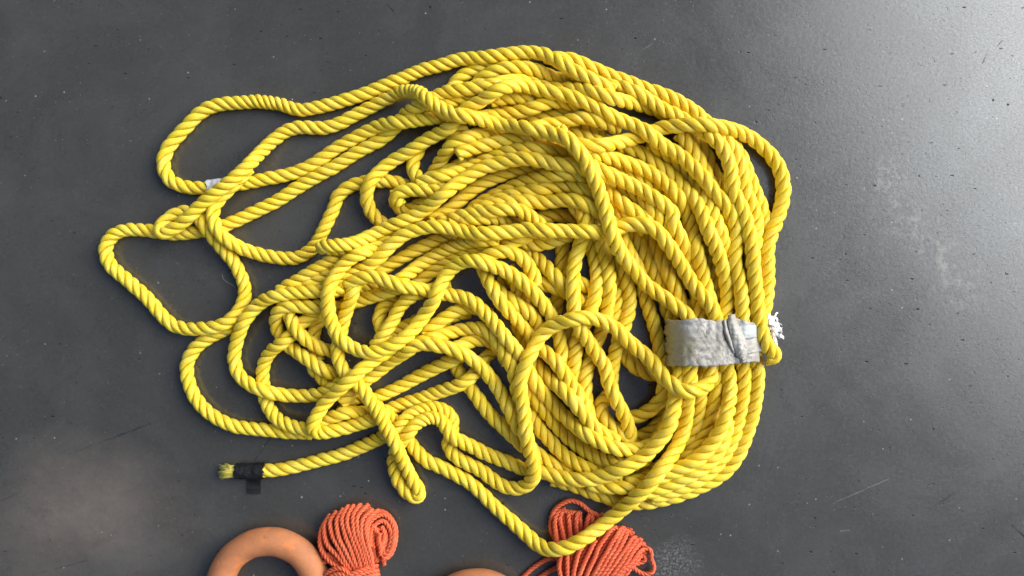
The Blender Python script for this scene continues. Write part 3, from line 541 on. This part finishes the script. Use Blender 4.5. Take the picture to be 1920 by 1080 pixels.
RY = 13.0              # rope radius in pixels
STEP = 5.0
curves = {}
for nme, s in PATHS.items():
    c = resample(read_path(s), STEP)
    c[:, :2] = smooth1(c[:, :2], 1.6)
    c[:, 2:] = smooth1(c[:, 2:], 3.0)
    curves[nme] = c

# ------------------------------------------------------------------ orange hanks: courses (sixths of a pixel in their own frame) and heights
def z5(s): return [np.array([[560 + float(a.split(',')[0]) / 6, 900 + float(a.split(',')[1]) / 6] for a in t.split()]) for t in s.strip().splitlines()]
def z6(s): return [np.array([[940 + float(a.split(',')[0]) / 6, 900 + float(a.split(',')[1]) / 6] for a in t.split()]) for t in s.strip().splitlines()]
HANK1_FAN = z5("""300,460 252,560 246,680 262,800 330,900 440,985 520,1090 560,1200
350,390 290,500 290,620 340,740 440,860 530,980 590,1100 610,1200
430,345 355,470 365,600 430,740 515,880 585,1010 630,1110 640,1200
500,320 428,450 436,590 495,730 567,880 630,1010 660,1110 670,1200
560,290 495,420 506,570 556,720 617,870 668,1000 690,1110 695,1200
620,280 553,400 563,560 618,720 668,860 708,990 720,1110 720,1200
690,270 612,390 618,560 668,720 709,850 748,980 750,1110 745,1200
780,285 672,400 660,560 700,700 740,840 780,970 780,1110 765,1200
830,330 725,430 702,580 730,700 770,830 810,960 805,1110 785,1200
900,340 795,430 752,560 770,690 800,820 832,950 830,1110 800,1200""")
HANK1_ARC = z5("""765,700 768,600 790,510 850,430 940,385 1020,430 1068,540 1078,650 1050,760 1000,850 940,890
805,740 795,640 815,560 870,490 950,462 1010,510 1040,600 1030,710 990,800 930,850
835,760 830,670 850,600 895,555 945,545 985,600 988,700 950,790 890,840
870,780 872,690 895,630 930,610 958,655 955,740 915,820 860,860
790,430 850,370 930,350 1010,395 1060,470 1088,560 1090,650 1062,760 1030,845 970,885""")
HANK1_EXTRA = z5("""905,600 890,680 900,760 930,830 960,900 965,950
255,860 330,840 400,880 460,940 520,1010
262,930 340,900 410,930 470,980""")
HANK1_FILL = z5("""880,560 920,600 935,690 925,790 905,880
990,560 1005,650 985,750 945,840 915,900
845,590 860,690 880,800 890,900
1040,560 1050,660 1020,770 975,850 930,905
800,600 830,720 860,840 875,930
930,520 965,600 960,720 940,820
960,640 930,720 945,800 985,840
820,500 860,560 900,660 915,760 930,850""")
HANK1_WRAP = z5("""250,1120 290,1075 350,1020 440,985 520,1005 570,1060 600,1120
540,1075 620,1045 720,1010 800,985 880,975
545,1110 640,1085 740,1050 820,1030 890,1020
560,1150 660,1125 760,1095 840,1080 900,1070
260,1160 330,1100 420,1050 500,1060 560,1110""")
HANK2_LOOP = z6("""640,760 600,660 562,560 555,450 590,340 680,262 790,235 890,268 965,330 1030,375 1080,385 1075,430""")
HANK2_TOP = z6("""660,1000 640,860 625,700 600,560 600,450 630,370 670,330
690,1000 672,860 655,700 635,560 642,420 690,330 720,335
720,1000 712,860 705,690 676,560 668,420 705,335 740,360
760,1000 752,860 742,690 716,540 712,410 742,345 770,370
790,1000 790,860 780,690 758,530 760,400 785,350 815,380
820,1000 825,860 815,690 805,530 806,400 828,355 855,385
850,1000 852,860 850,690 848,530 850,410 865,360 893,390
880,1000 880,860 880,700 892,540 893,420 880,365 860,380
900,1000 905,860 920,700 945,560 965,460 1000,370 1030,365
930,1000 940,860 965,700 1000,560 1022,450 1012,360 990,350
980,900 1000,740 1050,560 1080,480 1120,400 1145,380""")
HANK2_FAN = z6("""690,1200 665,1080 655,960 665,850
720,1200 705,1080 695,960 700,840
740,1200 740,1080 738,960 750,840
770,1200 772,1080 780,950 800,830 850,740
800,1200 805,1080 830,950 870,830 930,720
820,1200 838,1080 880,940 930,820 1000,690
840,1200 872,1080 930,930 990,800 1070,670
870,1200 905,1080 975,920 1045,780 1130,650 1200,580 1240,560
900,1200 945,1080 1025,910 1100,760 1190,620 1255,540 1290,535
930,1200 985,1080 1075,905 1160,750 1250,610 1310,530 1335,540
960,1200 1030,1080 1125,905 1215,755 1300,620 1355,535 1385,545
1000,1200 1075,1080 1178,905 1270,765 1345,640 1395,545 1425,550
1040,1200 1125,1080 1230,910 1322,775 1395,660 1440,550 1462,570
1080,1200 1180,1080 1285,920 1375,790 1450,690 1500,645 1535,660
1130,1190 1235,1075 1340,930 1425,810 1500,715 1545,660 1575,690
1190,1170 1295,1060 1395,940 1475,830 1540,740 1580,700 1600,740
1250,1150 1350,1045 1440,945 1515,850 1570,790 1620,770""")
HANK2_EYE = z6("""1400,1010 1470,930 1530,860 1580,800 1640,765 1685,815 1680,885 1708,950 1700,1030 1640,1060 1560,1042 1490,1000 1450,960
1380,1000 1470,960 1560,930 1620,905 1600,860 1540,850""")
HANK2_TAIL = z6("""720,860 640,872 530,890 430,940 340,1010 250,1080 150,1170
760,960 650,985 550,1025 440,1080 350,1140""")
RO = 4.9

def dome(P, cx, cy, rx, ry, h, base):
    d = ((P[:, 0] - cx) / rx) ** 2 + ((P[:, 1] - cy) / ry) ** 2
    return base + h * np.sqrt(np.clip(1 - d, 0, 1))
hank_courses = []       # (hank, kind, xyz pixels)
def add_course(hank, kind, P, zf):
    q = resample(P, 2.0); q = smooth1(q, 2.0)
    t_ = np.arange(len(q)); f0 = random.random() * 6.28
    q = q + np.column_stack([np.sin(t_ * .13 + f0) + .6 * np.sin(t_ * .31 + 2 * f0), np.cos(t_ * .11 + 3 * f0)]) * .8
    hank_courses.append((hank, kind, np.column_stack([q, zf(q)])))
for k, P in enumerate(HANK1_FAN):
    add_course(1, 'turn', P, lambda q: dome(q, 668, 1030, 82, 90, 40, RO + 3))
for k, P in enumerate(HANK1_FAN[:-1]):     # layer below
    P2 = P + np.array([5.0, 3.0])
    add_course(1, 'turn', P2, lambda q: dome(q, 668, 1035, 76, 84, 22, RO))
for k, P in enumerate(HANK1_ARC):
    hh = [34, 30, 24, 16, 22][k]
    add_course(1, 'turn', P, lambda q, hh=hh: np.maximum(dome(q, 680, 1020, 78, 80, hh, RO), RO))
add_course(1, 'cut_end', HANK1_EXTRA[0], lambda q: 34 - 0.45 * np.clip(q[:, 1] - 1010, 0, 60))
for P in HANK1_EXTRA[1:]:
    add_course(1, 'turn', P, lambda q: dome(q, 665, 1045, 85, 90, 30, RO + 2))
for k, P in enumerate(HANK1_FILL):
    add_course(1, 'turn', P, lambda q, k=k: 15 + 2.2 * k + 0 * q[:, 0])
for P in HANK1_WRAP:
    add_course(1, 'wrap_turn', P, lambda q: dome(q, 655, 1085, 62, 110, 46, RO + 4))
for P in HANK2_LOOP:
    add_course(2, 'bight', P, lambda q: RO + 6 + 0 * q[:, 0])
for k, P in enumerate(HANK2_TOP):
    low = 7 if k % 2 and k < 9 else 0
    add_course(2, 'turn', P, lambda q, low=low: np.maximum(RO, RO + 13 - low - 12 * np.clip((975 - q[:, 1]) / 18, 0, 1) + 10 * np.clip((q[:, 1] - 1000) / 60, 0, 1)))
for k, P in enumerate(HANK2_FAN):
    low = 9 if k in (1, 3, 5, 7, 9) else 0
    add_course(2, 'turn', P, lambda q, low=low: np.maximum(RO, dome(q, 1110, 1085, 112, 112, 34, RO + 2) - low))
for k, P in enumerate(HANK2_FAN[10:]):
    add_course(2, 'turn', P + np.array([4.5, 6.0]), lambda q: dome(q, 1110, 1088, 104, 104, 16, RO))
for k, P in enumerate(HANK2_EYE):
    add_course(2, 'bight', P, lambda q, k=k: RO + 6 + 12 * np.clip((1200 - q[:, 0]) / 40, 0, 1) - 4 * k)
for P in HANK2_TAIL:
    add_course(2, 'cord_tail', P, lambda q: RO + 8 * np.clip((q[:, 0] - 1010) / 40, 0, 1))

# ------------------------------------------------------------------ how high each stretch of yellow rope lies: it rests on what it crosses
names = list(curves)
XY = np.vstack([curves[n][:, :2] for n in names])
LV = np.concatenate([curves[n][:, 2] for n in names])
PID = np.concatenate([np.full(len(curves[n]), i) for i, n in enumerate(names)])
IDX = np.concatenate([np.arange(len(curves[n])) for n in names])
NS = len(XY)
DC = 2 * RY * 0.86
cell = DC
buckets = {}
for i, (x, y) in enumerate(XY):
    buckets.setdefault((int(x // cell), int(y // cell)), []).append(i)
pi_, pj_ = [], []
for (cx, cy), lst in buckets.items():
    A_ = np.array(lst)
    nb = [k for dx in (-1, 0, 1) for dy in (-1, 0, 1) for k in buckets.get((cx + dx, cy + dy), ())]
    B_ = np.array(nb)
    d = np.hypot(XY[A_, None, 0] - XY[None, B_, 0], XY[A_, None, 1] - XY[None, B_, 1])
    ok = (d < DC) & (A_[:, None] < B_[None, :]) & ((PID[A_][:, None] != PID[B_][None, :]) | (np.abs(IDX[A_][:, None] - IDX[B_][None, :]) > 9))
    a, b = np.nonzero(ok)
    pi_.append(A_[a]); pj_.append(B_[b])
pi_ = np.concatenate(pi_); pj_ = np.concatenate(pj_)
dl = LV[pi_] - LV[pj_]
# one verdict (who lies on top) for each stretch of contact: contacts of the same two stretches that touch each other count together
order = np.lexsort((IDX[pj_], IDX[pi_], PID[pj_], PID[pi_]))
pi_, pj_, dl = pi_[order], pj_[order], dl[order]
grp = np.zeros(len(pi_), int); gid = -1
pair = PID[pi_].astype(np.int64) * 1000 + PID[pj_]
st = np.concatenate([[0], np.nonzero(np.diff(pair))[0] + 1, [len(pair)]])
for s0, s1 in zip(st[:-1], st[1:]):
    loc = []                                   # open clusters: [max i, min j, max j, id, first i]
    for k in range(s0, s1):
        i, j = IDX[pi_[k]], IDX[pj_[k]]
        for q in loc:
            if i - q[0] <= 6 and q[1] - 6 <= j <= q[2] + 6 and i - q[4] < 60:
                q[0] = i; q[1] = min(q[1], j); q[2] = max(q[2], j); grp[k] = q[3]; break
        else:
            gid += 1; loc.append([i, j, j, gid, i]); grp[k] = gid
avg = np.bincount(grp, dl) / np.bincount(grp)
sg = np.where(avg[grp] + 1e-4 * (PID[pi_] - PID[pj_]) >= 0, 1, -1)
up = np.where(sg > 0, pi_, pj_); lo = np.where(sg > 0, pj_, pi_)
dd = np.hypot(XY[up, 0] - XY[lo, 0], XY[up, 1] - XY[lo, 1])
need = np.sqrt(np.maximum(DC ** 2 - dd ** 2, 0))
zmin = np.full(NS, RY)
for hk, kd, q in hank_courses:
    if hk != 2: continue
    for i in np.nonzero((XY[:, 0] > 1000) & (XY[:, 0] < 1240) & (XY[:, 1] > 930))[0]:
        d2 = (q[:, 0] - XY[i, 0]) ** 2 + (q[:, 1] - XY[i, 1]) ** 2
        m = d2 < 13 ** 2
        if m.any(): zmin[i] = max(zmin[i], q[m, 2].max() + RO + RY - 2)
Z = np.maximum(zmin, RY + LV * 14.0)
first = np.concatenate([[True], PID[1:] != PID[:-1]]); last = np.concatenate([PID[1:] != PID[:-1], [True]])
prv = np.where(first, np.arange(NS), np.arange(NS) - 1); nxt = np.where(last, np.arange(NS), np.arange(NS) + 1)
prv2 = prv[prv]; nxt2 = nxt[nxt]
zcap = np.maximum(zmin + 4, RY + (LV + 1.0) * 21.0)
IT = 420
for it in range(IT):
    fin = it > IT - 90
    viol = np.maximum(need - (Z[up] - Z[lo]), 0)
    push_u = np.zeros(NS); np.maximum.at(push_u, up, viol)
    push_l = np.zeros(NS); np.maximum.at(push_l, lo, viol)
    Z = Z + (.55 if not fin else .7) * push_u - (.25 if not fin else .05) * push_l
    Z = np.maximum(Z, zmin)
    sm = (Z[prv2] + 2 * Z[prv] + 2 * Z[nxt] + Z[nxt2]) / 6
    Z = Z + (.5 if not fin else .3) * (sm - Z)
    if not fin: Z -= .35
    Z = np.clip(Z, zmin, zcap)
print('rope samples', NS, 'contacts', len(up), 'top', Z.max(), 'left violation', np.percentile(np.maximum(need - (Z[up] - Z[lo]), 0), [50, 90, 99]))
k0 = 0
for n in names:
    m = len(curves[n]); curves[n] = np.column_stack([curves[n][:, :2], smooth1(Z[k0:k0+m, None], 1.2)]); k0 += m

# ------------------------------------------------------------------ the yellow rope
rope = empty('rope', 'long yellow three-strand rope heaped in a loose tangled coil', 'rope')
KINKS = [(497, 188, 38, .62), (782, 172, 34, .62), (618, 463, 34, .72), (806, 772, 36, .6), (716, 782, 30, .62), (855, 440, 40, .8),
         (590, 805, 25, .75)]
strand_parts = ([], [], [])
world_curve = {}
for n in names:
    c = resample(curves[n], 3.0)
    C = w(c[:, 0], c[:, 1], c[:, 2])
    world_curve[n] = (c, C)
    f = np.ones(len(c))
    for kx, ky, kr, kf in KINKS:
        f *= 1 + (kf - 1) * np.exp(-((c[:, 0] - kx) ** 2 + (c[:, 1] - ky) ** 2) / (2 * kr ** 2))
    ph = random.random() * 6.28
    wob = 1 + .07 * np.sin(np.arange(len(c)) * .045 + ph) + .05 * np.sin(np.arange(len(c)) * .017 + 2 * ph)
    near = np.clip((c[:, 0] - 650) / 650, 0, 1); near = near * near * (3 - 2 * near)      # the bundled half is laid looser and fuller
    thick = 1 + .085 * near * np.clip((c[:, 1] - 120) / 200, .3, 1)
    f *= 1 + .22 * near
    rr = RY * PX * thick * (1 + .02 * np.sin(np.arange(len(c)) * .08 + ph))
    for k, part in enumerate(laid_strands(C, rr, 58 * PX * f * wob, ph, nv=10, rh=.555, ra=.445, rt=.62, vary=.055)):
        strand_parts[k].append(part)
for k in range(3):
    link_qt('strand', strand_parts[k], YELLOW, rope)
print('rope length m', sum(np.linalg.norm(np.diff(C, axis=0), axis=1).sum() for c, C in world_curve.values()))

def sleeve(name, C, R, mat, parent, crinkle=.0, nv=22, seed=0, thick=0.0):
    T, N, B = frames_along(C); n = len(C)
    a = np.linspace(0, 2 * math.pi, nv, endpoint=False)
    r_ = np.random.default_rng(seed)
    rad = R * (1 + crinkle * r_.normal(size=(n, nv)))
    rad = (rad + np.roll(rad, 1, 1) + np.roll(rad, -1, 1)) / 3
    rad[1:] = .55 * rad[1:] + .45 * rad[:-1]
    jit = np.zeros((n, nv)); jit[0] = r_.normal(0, crinkle * .5, nv) * R * 3; jit[-1] = r_.normal(0, crinkle * .5, nv) * R * 3
    Cj = C[:, None] + jit[..., None] * T[:, None]
    V = Cj + rad[..., None] * (np.cos(a)[None, :, None] * N[:, None] + np.sin(a)[None, :, None] * B[:, None])
    Vi = Cj + (rad * .9)[..., None] * (np.cos(a)[None, :, None] * N[:, None] + np.sin(a)[None, :, None] * B[:, None])
    V = np.vstack([V.reshape(-1, 3), Vi.reshape(-1, 3)])
    F = []
    for i in range(n - 1):
        for j in range(nv):
            j2 = (j + 1) % nv
            F.append((i*nv+j, i*nv+j2, (i+1)*nv+j2, (i+1)*nv+j))
            o = n * nv
            F.append((o+(i+1)*nv+j, o+(i+1)*nv+j2, o+i*nv+j2, o+i*nv+j))
    for i in (0, n - 1):
        for j in range(nv):
            j2 = (j + 1) % nv
            q = (i*nv+j, n*nv+i*nv+j, n*nv+i*nv+j2, i*nv+j2)
            F.append(q if i == 0 else q[::-1])
    return link(name, V, F, mat, parent, smooth=False)

def ribbon(C, W, N, th):
    """thin band with real thickness: centre line C, half-width vectors W, normals N"""
    n = len(C)
    V = np.stack([C - W + N * th, C + W + N * th, C + W - N * th, C - W - N * th], 1).reshape(-1, 3)
    F = []
    for i in range(n - 1):
        for j in range(4):
            F.append((i*4+j, i*4+(j+1) % 4, (i+1)*4+(j+1) % 4, (i+1)*4+j))
    F += [(3, 2, 1, 0), tuple((n-1)*4 + k for k in range(4))]
    return V, F

# white tape mark
c, C = world_curve['long_one']
m = np.nonzero((np.hypot(c[:, 0] - 406, c[:, 1] - 344) < 18))[0]
o = sleeve('tape_mark', C[m[0]:m[-1] + 1], RY * PX * 1.13, WHITE_TAPE, rope, .07, seed=3); o['label'] = 'white tape band round the rope'
# black tape whipping with a loose flag, frayed end
c, C = world_curve['tail']
m = np.nonzero((c[:, 0] > 441) & (c[:, 0] < 497) & (c[:, 1] > 860))[0]
wh = sleeve('end_whipping', C[m[0]:m[-1] + 1], RY * PX * 1.16, BLACK_TAPE, rope, .075, seed=5, nv=30); wh['label'] = 'black tape whipping at the rope end'
fc = []; fw_ = []; fn_ = []
for t in np.linspace(0, 1, 14):
    v = 893 + 33 * t
    zz = 9 - 7 * min(1, t * 3) + .7 * math.sin(t * 11) + (2.5 * (t - .82) / .18 if t > .82 else 0)
    fc.append(w(475.5 + 1.5 * t, v, max(1.6, zz)))
    fw_.append(np.array([12.5 * PX * (1 - .1 * t), 0, -.0008 + .0005 * math.sin(t * 7)]))
    fn_.append(np.array([0, .25 if t < .5 else 0, 1.0]))
V, F = ribbon(np.array(fc), np.array(fw_), np.array(fn_), .0004)
fo = link('tape_flag', V, F, BLACK_TAPE, wh, smooth=False)
Vs, Fs = [], []
base = C[m[0]]
for k in range(420):
    a = random.random() * 6.28; r0 = math.sqrt(random.random()) * RY * PX * .85
    p0 = base + np.array([.004, r0 * math.cos(a), r0 * math.sin(a)])
    L_ = (random.uniform(14, 30) + 4 * math.sin(5 * a)) * PX
    sp = random.uniform(.8, 1.3)
    p1 = base + np.array([-L_ * .5, r0 * math.cos(a) * .95, r0 * math.sin(a) * .95])
    p2 = base + np.array([-L_, r0 * math.cos(a) * sp + random.gauss(0, .0012), max(-RY * PX + .0006, r0 * math.sin(a) * sp * .8 - .001)])
    q = len(Vs); th = random.uniform(.0005, .0010)
    for p, s_ in ((p0, 1), (p1, 1), (p2, .45)):
        for b in range(3):
            Vs.append(p + np.array([0, math.cos(b * 2.09) * th * s_, math.sin(b * 2.09) * th * s_]))
    for i in range(2):
        for b in range(3):
            Fs.append((q + i*3 + b, q + i*3 + (b+1) % 3, q + (i+1)*3 + (b+1) % 3, q + (i+1)*3 + b))
    Fs.append((q + 6, q + 7, q + 8))
fr = link('frayed_end', np.array(Vs), Fs, FRAY, rope); fr['label'] = 'frayed pale yellow cut end'; fr['kind'] = 'stuff'

# ------------------------------------------------------------------ tape that binds the bundle
tape = empty('tape_wrap', 'weathered grey tape wrapped round the bundled yellow ropes at right', 'tape')
under = [n for n in names if n not in ('band_a', 'outer_low')]
allp = np.vstack([curves[n] for n in under])
xs = np.linspace(1247, 1424, 60)
nvv = 26
def top_at(x, v0, v1, rad=10):
    m = (np.abs(allp[:, 0] - x) < rad) & (allp[:, 1] > v0) & (allp[:, 1] < v1)
    return allp[m, 2].max() if m.any() else 20.0
prof = np.array([top_at(x, 596, 690) for x in xs]) + RY * 1.1 + 3
prof = np.array([prof[max(0, i-5):i+6].max() for i in range(len(prof))])
prof = smooth1(prof[:, None], 4.0)[:, 0]
print('tape profile', prof[::8].round())
edge = np.clip((xs - 1247) / 9, 0, 1); prof_top = prof * np.sqrt(1 - (1 - edge) ** 2 * .75)
edge_r = np.clip((1424 - xs) / 12, 0, 1)
prof_top *= np.sqrt(1 - (1 - edge_r) ** 2 * .5)
def crumple(u, v, s):
    r = 0
    for k, (fx, fy, ph, am) in enumerate(((.11, .05, .3, 1.0), (.05, .16, 1.7, .9), (.23, -.17, 2.2, .5), (.31, .28, .9, .35), (-.15, .36, 4.0, .4))):
        r = r + am * np.abs(np.sin(fx * u + fy * v + ph + 1.3 * np.sin(.07 * u * (1 + .2 * k) - .05 * v + k)))
    return s * (r - 1.6)
loop_x = np.concatenate([xs, xs[::-1]]); loop_top = np.concatenate([np.ones(60), np.zeros(60)])
loop_z = np.concatenate([prof_top, np.full(60, 1.2)])
V = []
for b in range(nvv):
    t = b / (nvv - 1)
    for i, (x, z, tp) in enumerate(zip(loop_x, loop_z, loop_top)):
        k = (x - 1247) / 177
        v0 = 599 + 3 * math.sin(x * .09) * .6; v1 = 687 - 1.5 * math.sin(x * .06) - 13 * max(0, k - .45) * 1.2
        v0 += 14 * max(0, k - .75) * 2; 
        v0 += 1.6 * math.sin(x * .23 + 1) * math.sin(x * .17); v1 += 1.8 * math.sin(x * .19) * math.sin(x * .12 + 2)
        v = v0 + (v1 - v0) * t
        zz = z + (crumple(x, v, 1.3 + 1.5 * k) if tp else 0)
        V.append(w(x + (2.2 * math.sin(v * .21) + 1.4 * math.sin(v * .55 + 1)) * max(0, 1 - (x - 1247) / 14), v, max(.6, zz)))
V = np.array(V); nl = 120
F = [(b*nl+i, b*nl+(i+1) % nl, (b+1)*nl+(i+1) % nl, (b+1)*nl+i) for b in range(nvv-1) for i in range(nl)]
band = link('band', V, F, DUCT, tape)
so = band.modifiers.new('thickness', 'SOLIDIFY'); so.thickness = .0008; so.offset = 0
def ztop(x, v):
    k = np.interp(x, xs, prof_top)
    return k
def strip(name, line, half, mat, lift, ridge, crum, parent, nw=11, seed=0):
    """a creased length of tape following a course over the band"""
    P = resample(np.array(line, float), 2.2); n = len(P)
    T = np.gradient(P[:, :2], axis=0); T /= np.linalg.norm(T, axis=1)[:, None]
    S = np.stack([-T[:, 1], T[:, 0]], 1)
    hw = np.interp(np.linspace(0, 1, n), np.linspace(0, 1, len(half)), half)
    V = []
    for i in range(n):
        for j in range(nw):
            q = j / (nw - 1) * 2 - 1
            x, v = P[i, :2] + S[i] * hw[i] * q
            z = ztop(np.clip(x, 1250, 1420), v) + lift + P[i, 2] + ridge * (1 - abs(q) ** 1.5) + crumple(x * 1.7 + seed, v * 1.7, crum)
            V.append(w(x, v, max(1, z)))
    F = [(i*nw+j, i*nw+j+1, (i+1)*nw+j+1, (i+1)*nw+j) for i in range(n-1) for j in range(nw-1)]
    o = link(name, np.array(V), F, mat, parent)
    s_ = o.modifiers.new('thickness', 'SOLIDIFY'); s_.thickness = .0009; s_.offset = 1
    return o
strip('fold', [(1371, 590, 0), (1373, 603, 2), (1379, 622, 3), (1386, 642, 3), (1390, 660, 2), (1393, 680, -3)], [6, 9, 11, 13, 11, 5], DUCT, 2, 6, 1.3, tape, seed=40)
strip('fold', [(1358, 600, -2), (1362, 622, 0), (1370, 645, 0), (1376, 662, -2)], [2, 4, 4, 2], DUCT, 2, 5, 1.0, tape, nw=7, seed=90)
o = strip('tape_strip', [(1384, 624, 0), (1398, 622, 1), (1412, 621, 1), (1426, 622, -2)], [12, 13, 12, 11], PALE_TAPE, 3, 1, .8, tape, seed=7); o['label'] = 'cleaner pale strip of tape'
strip('tape_strip', [(1388, 652, 0), (1402, 650, 0), (1416, 648, 0), (1428, 648, -3)], [13, 14, 13, 10], DUCT, 1, 1, 1.4, tape, seed=70)
Vs, Fs = [], []
def curl(p, dirn, L_, wd, zz, r_):
    n = 12; P = []; a = math.atan2(dirn[1], dirn[0]); q = np.array(p, float); z = zz
    for i in range(n):
        P.append([*q, max(1.5, z)]); a += r_.normal(.12, .38); q = q + np.array([math.cos(a), math.sin(a)]) * L_ / n; z += r_.normal(-.6, 1.2)
    C_ = w(*np.array(P).T); T_ = np.gradient(C_, axis=0); T_ /= np.linalg.norm(T_, axis=1)[:, None] + 1e-9
    W_ = np.cross(T_, np.array([.3, .2, 1.0])); W_ = W_ / (np.linalg.norm(W_, axis=1)[:, None] + 1e-9)
    tw = np.linspace(0, r_.normal(0, 2.0), n)[:, None]
    Nn = np.cross(W_, T_); W2 = W_ * np.cos(tw) + Nn * np.sin(tw); N2 = np.cross(W2, T_)
    V, F = ribbon(C_, W2 * wd * PX * np.linspace(1, .5, n)[:, None], N2, .00025)
    o_ = len(Vs); Vs.extend(V); Fs.extend([tuple(k + o_ for k in f) for f in F])
r_ = np.random.default_rng(21)
for k in range(30):
    t = r_.random()
    px_ = 1438 + 17 * t + r_.normal(0, 2.5); py_ = 592 + 40 * t + r_.normal(0, 4)
    curl((px_, py_), (r_.normal(.4, .6), r_.normal(0, .9)), r_.uniform(14, 26), r_.uniform(2.5, 5.5), r_.uniform(20, 66), r_)
for k in range(5):
    curl((1402 + r_.normal(0, 3), 672 + r_.normal(0, 2)), (r_.normal(0, .4), 1), r_.uniform(10, 16), 1.2, 62, r_)
to = link('tattered_edge', np.array(Vs), Fs, TATTER, tape); to['label'] = 'white tattered edge of the tape'; to['kind'] = 'stuff'

# ------------------------------------------------------------------ orange rescue rings
def torus(name, cx, cy, Rm, rm, label):
    nu, nv2 = 96, 28
    V = []
    r_ = np.random.default_rng(int(cx))
    for i in range(nu):
        a = i / nu * 2 * math.pi
        for j in range(nv2):
            b = j / nv2 * 2 * math.pi
            rr = rm * (1 + .012 * math.sin(5 * a + cx) + .01 * math.sin(11 * a + 3 * b))
            V.append(((Rm + rr * math.cos(b)) * math.cos(a), (Rm + rr * math.cos(b)) * math.sin(a), rr * math.sin(b)))
    F = [(i*nv2+j, ((i+1) % nu)*nv2+j, ((i+1) % nu)*nv2+(j+1) % nv2, i*nv2+(j+1) % nv2) for i in range(nu) for j in range(nv2)]
    z = rm * .985
    k = 1 - z / CAMH
    o = link(name, np.array(V) * PX, F, RING)
    o.location = tuple(w(cx, cy, z))
    o.scale = (k, k, 1)
    o['label'] = label; o['category'] = 'ring'; o['group'] = 'orange rings at the lower edge'
    return o
torus('throw_ring', 503, 1106, 91, 26, 'worn orange ring left of the bunched orange cord hank, its upper half in view')
torus('throw_ring', 893, 1184, 91, 26, 'brownish orange ring with only its top arc in view between the two orange cord hanks')

# ------------------------------------------------------------------ hanks of orange cord
hk = {1: empty('cord_hank', 'orange cord hank with rounded bunched end beside the worn orange ring', 'rope hank', 'hanks of orange cord'),
      2: empty('cord_hank', 'fanned orange cord hank with the yellow rope lying across it', 'rope hank', 'hanks of orange cord')}
for hank, kind, q in hank_courses:
    C = w(q[:, 0], q[:, 1], q[:, 2])
    parts = laid_strands(C, RO * PX * random.uniform(.97, 1.06), 24 * PX, random.random() * 6, nv=7, rh=.46, ra=.54, rt=.62)
    link_qt(kind, parts, ORANGE_CORD, hk[hank])

# ------------------------------------------------------------------ loose fibres on the floor
def fibre(pts, label):
    q = resample(np.array(pts, float), 3.0)
    C = w(q[:, 0], q[:, 1], np.full(len(q), 1.2))
    parts = [p for p in laid_strands(C, .00045, .5, 0, nv=5, n_strands=1, rh=0, ra=1, rt=1)]
    o = link_qt('loose_fibre', parts, HAIR, None)
    o['label'] = label; o['category'] = 'fibre'; o['group'] = 'loose fibres on the floor'
fibre([(416, 513), (418, 522), (426, 529), (436, 535), (444, 542)], 'fine pale fibre inside the left loop of the yellow rope')
fibre([(378, 632), (373, 637), (368, 643)], 'short pale fibre at the crossing below the left loop')
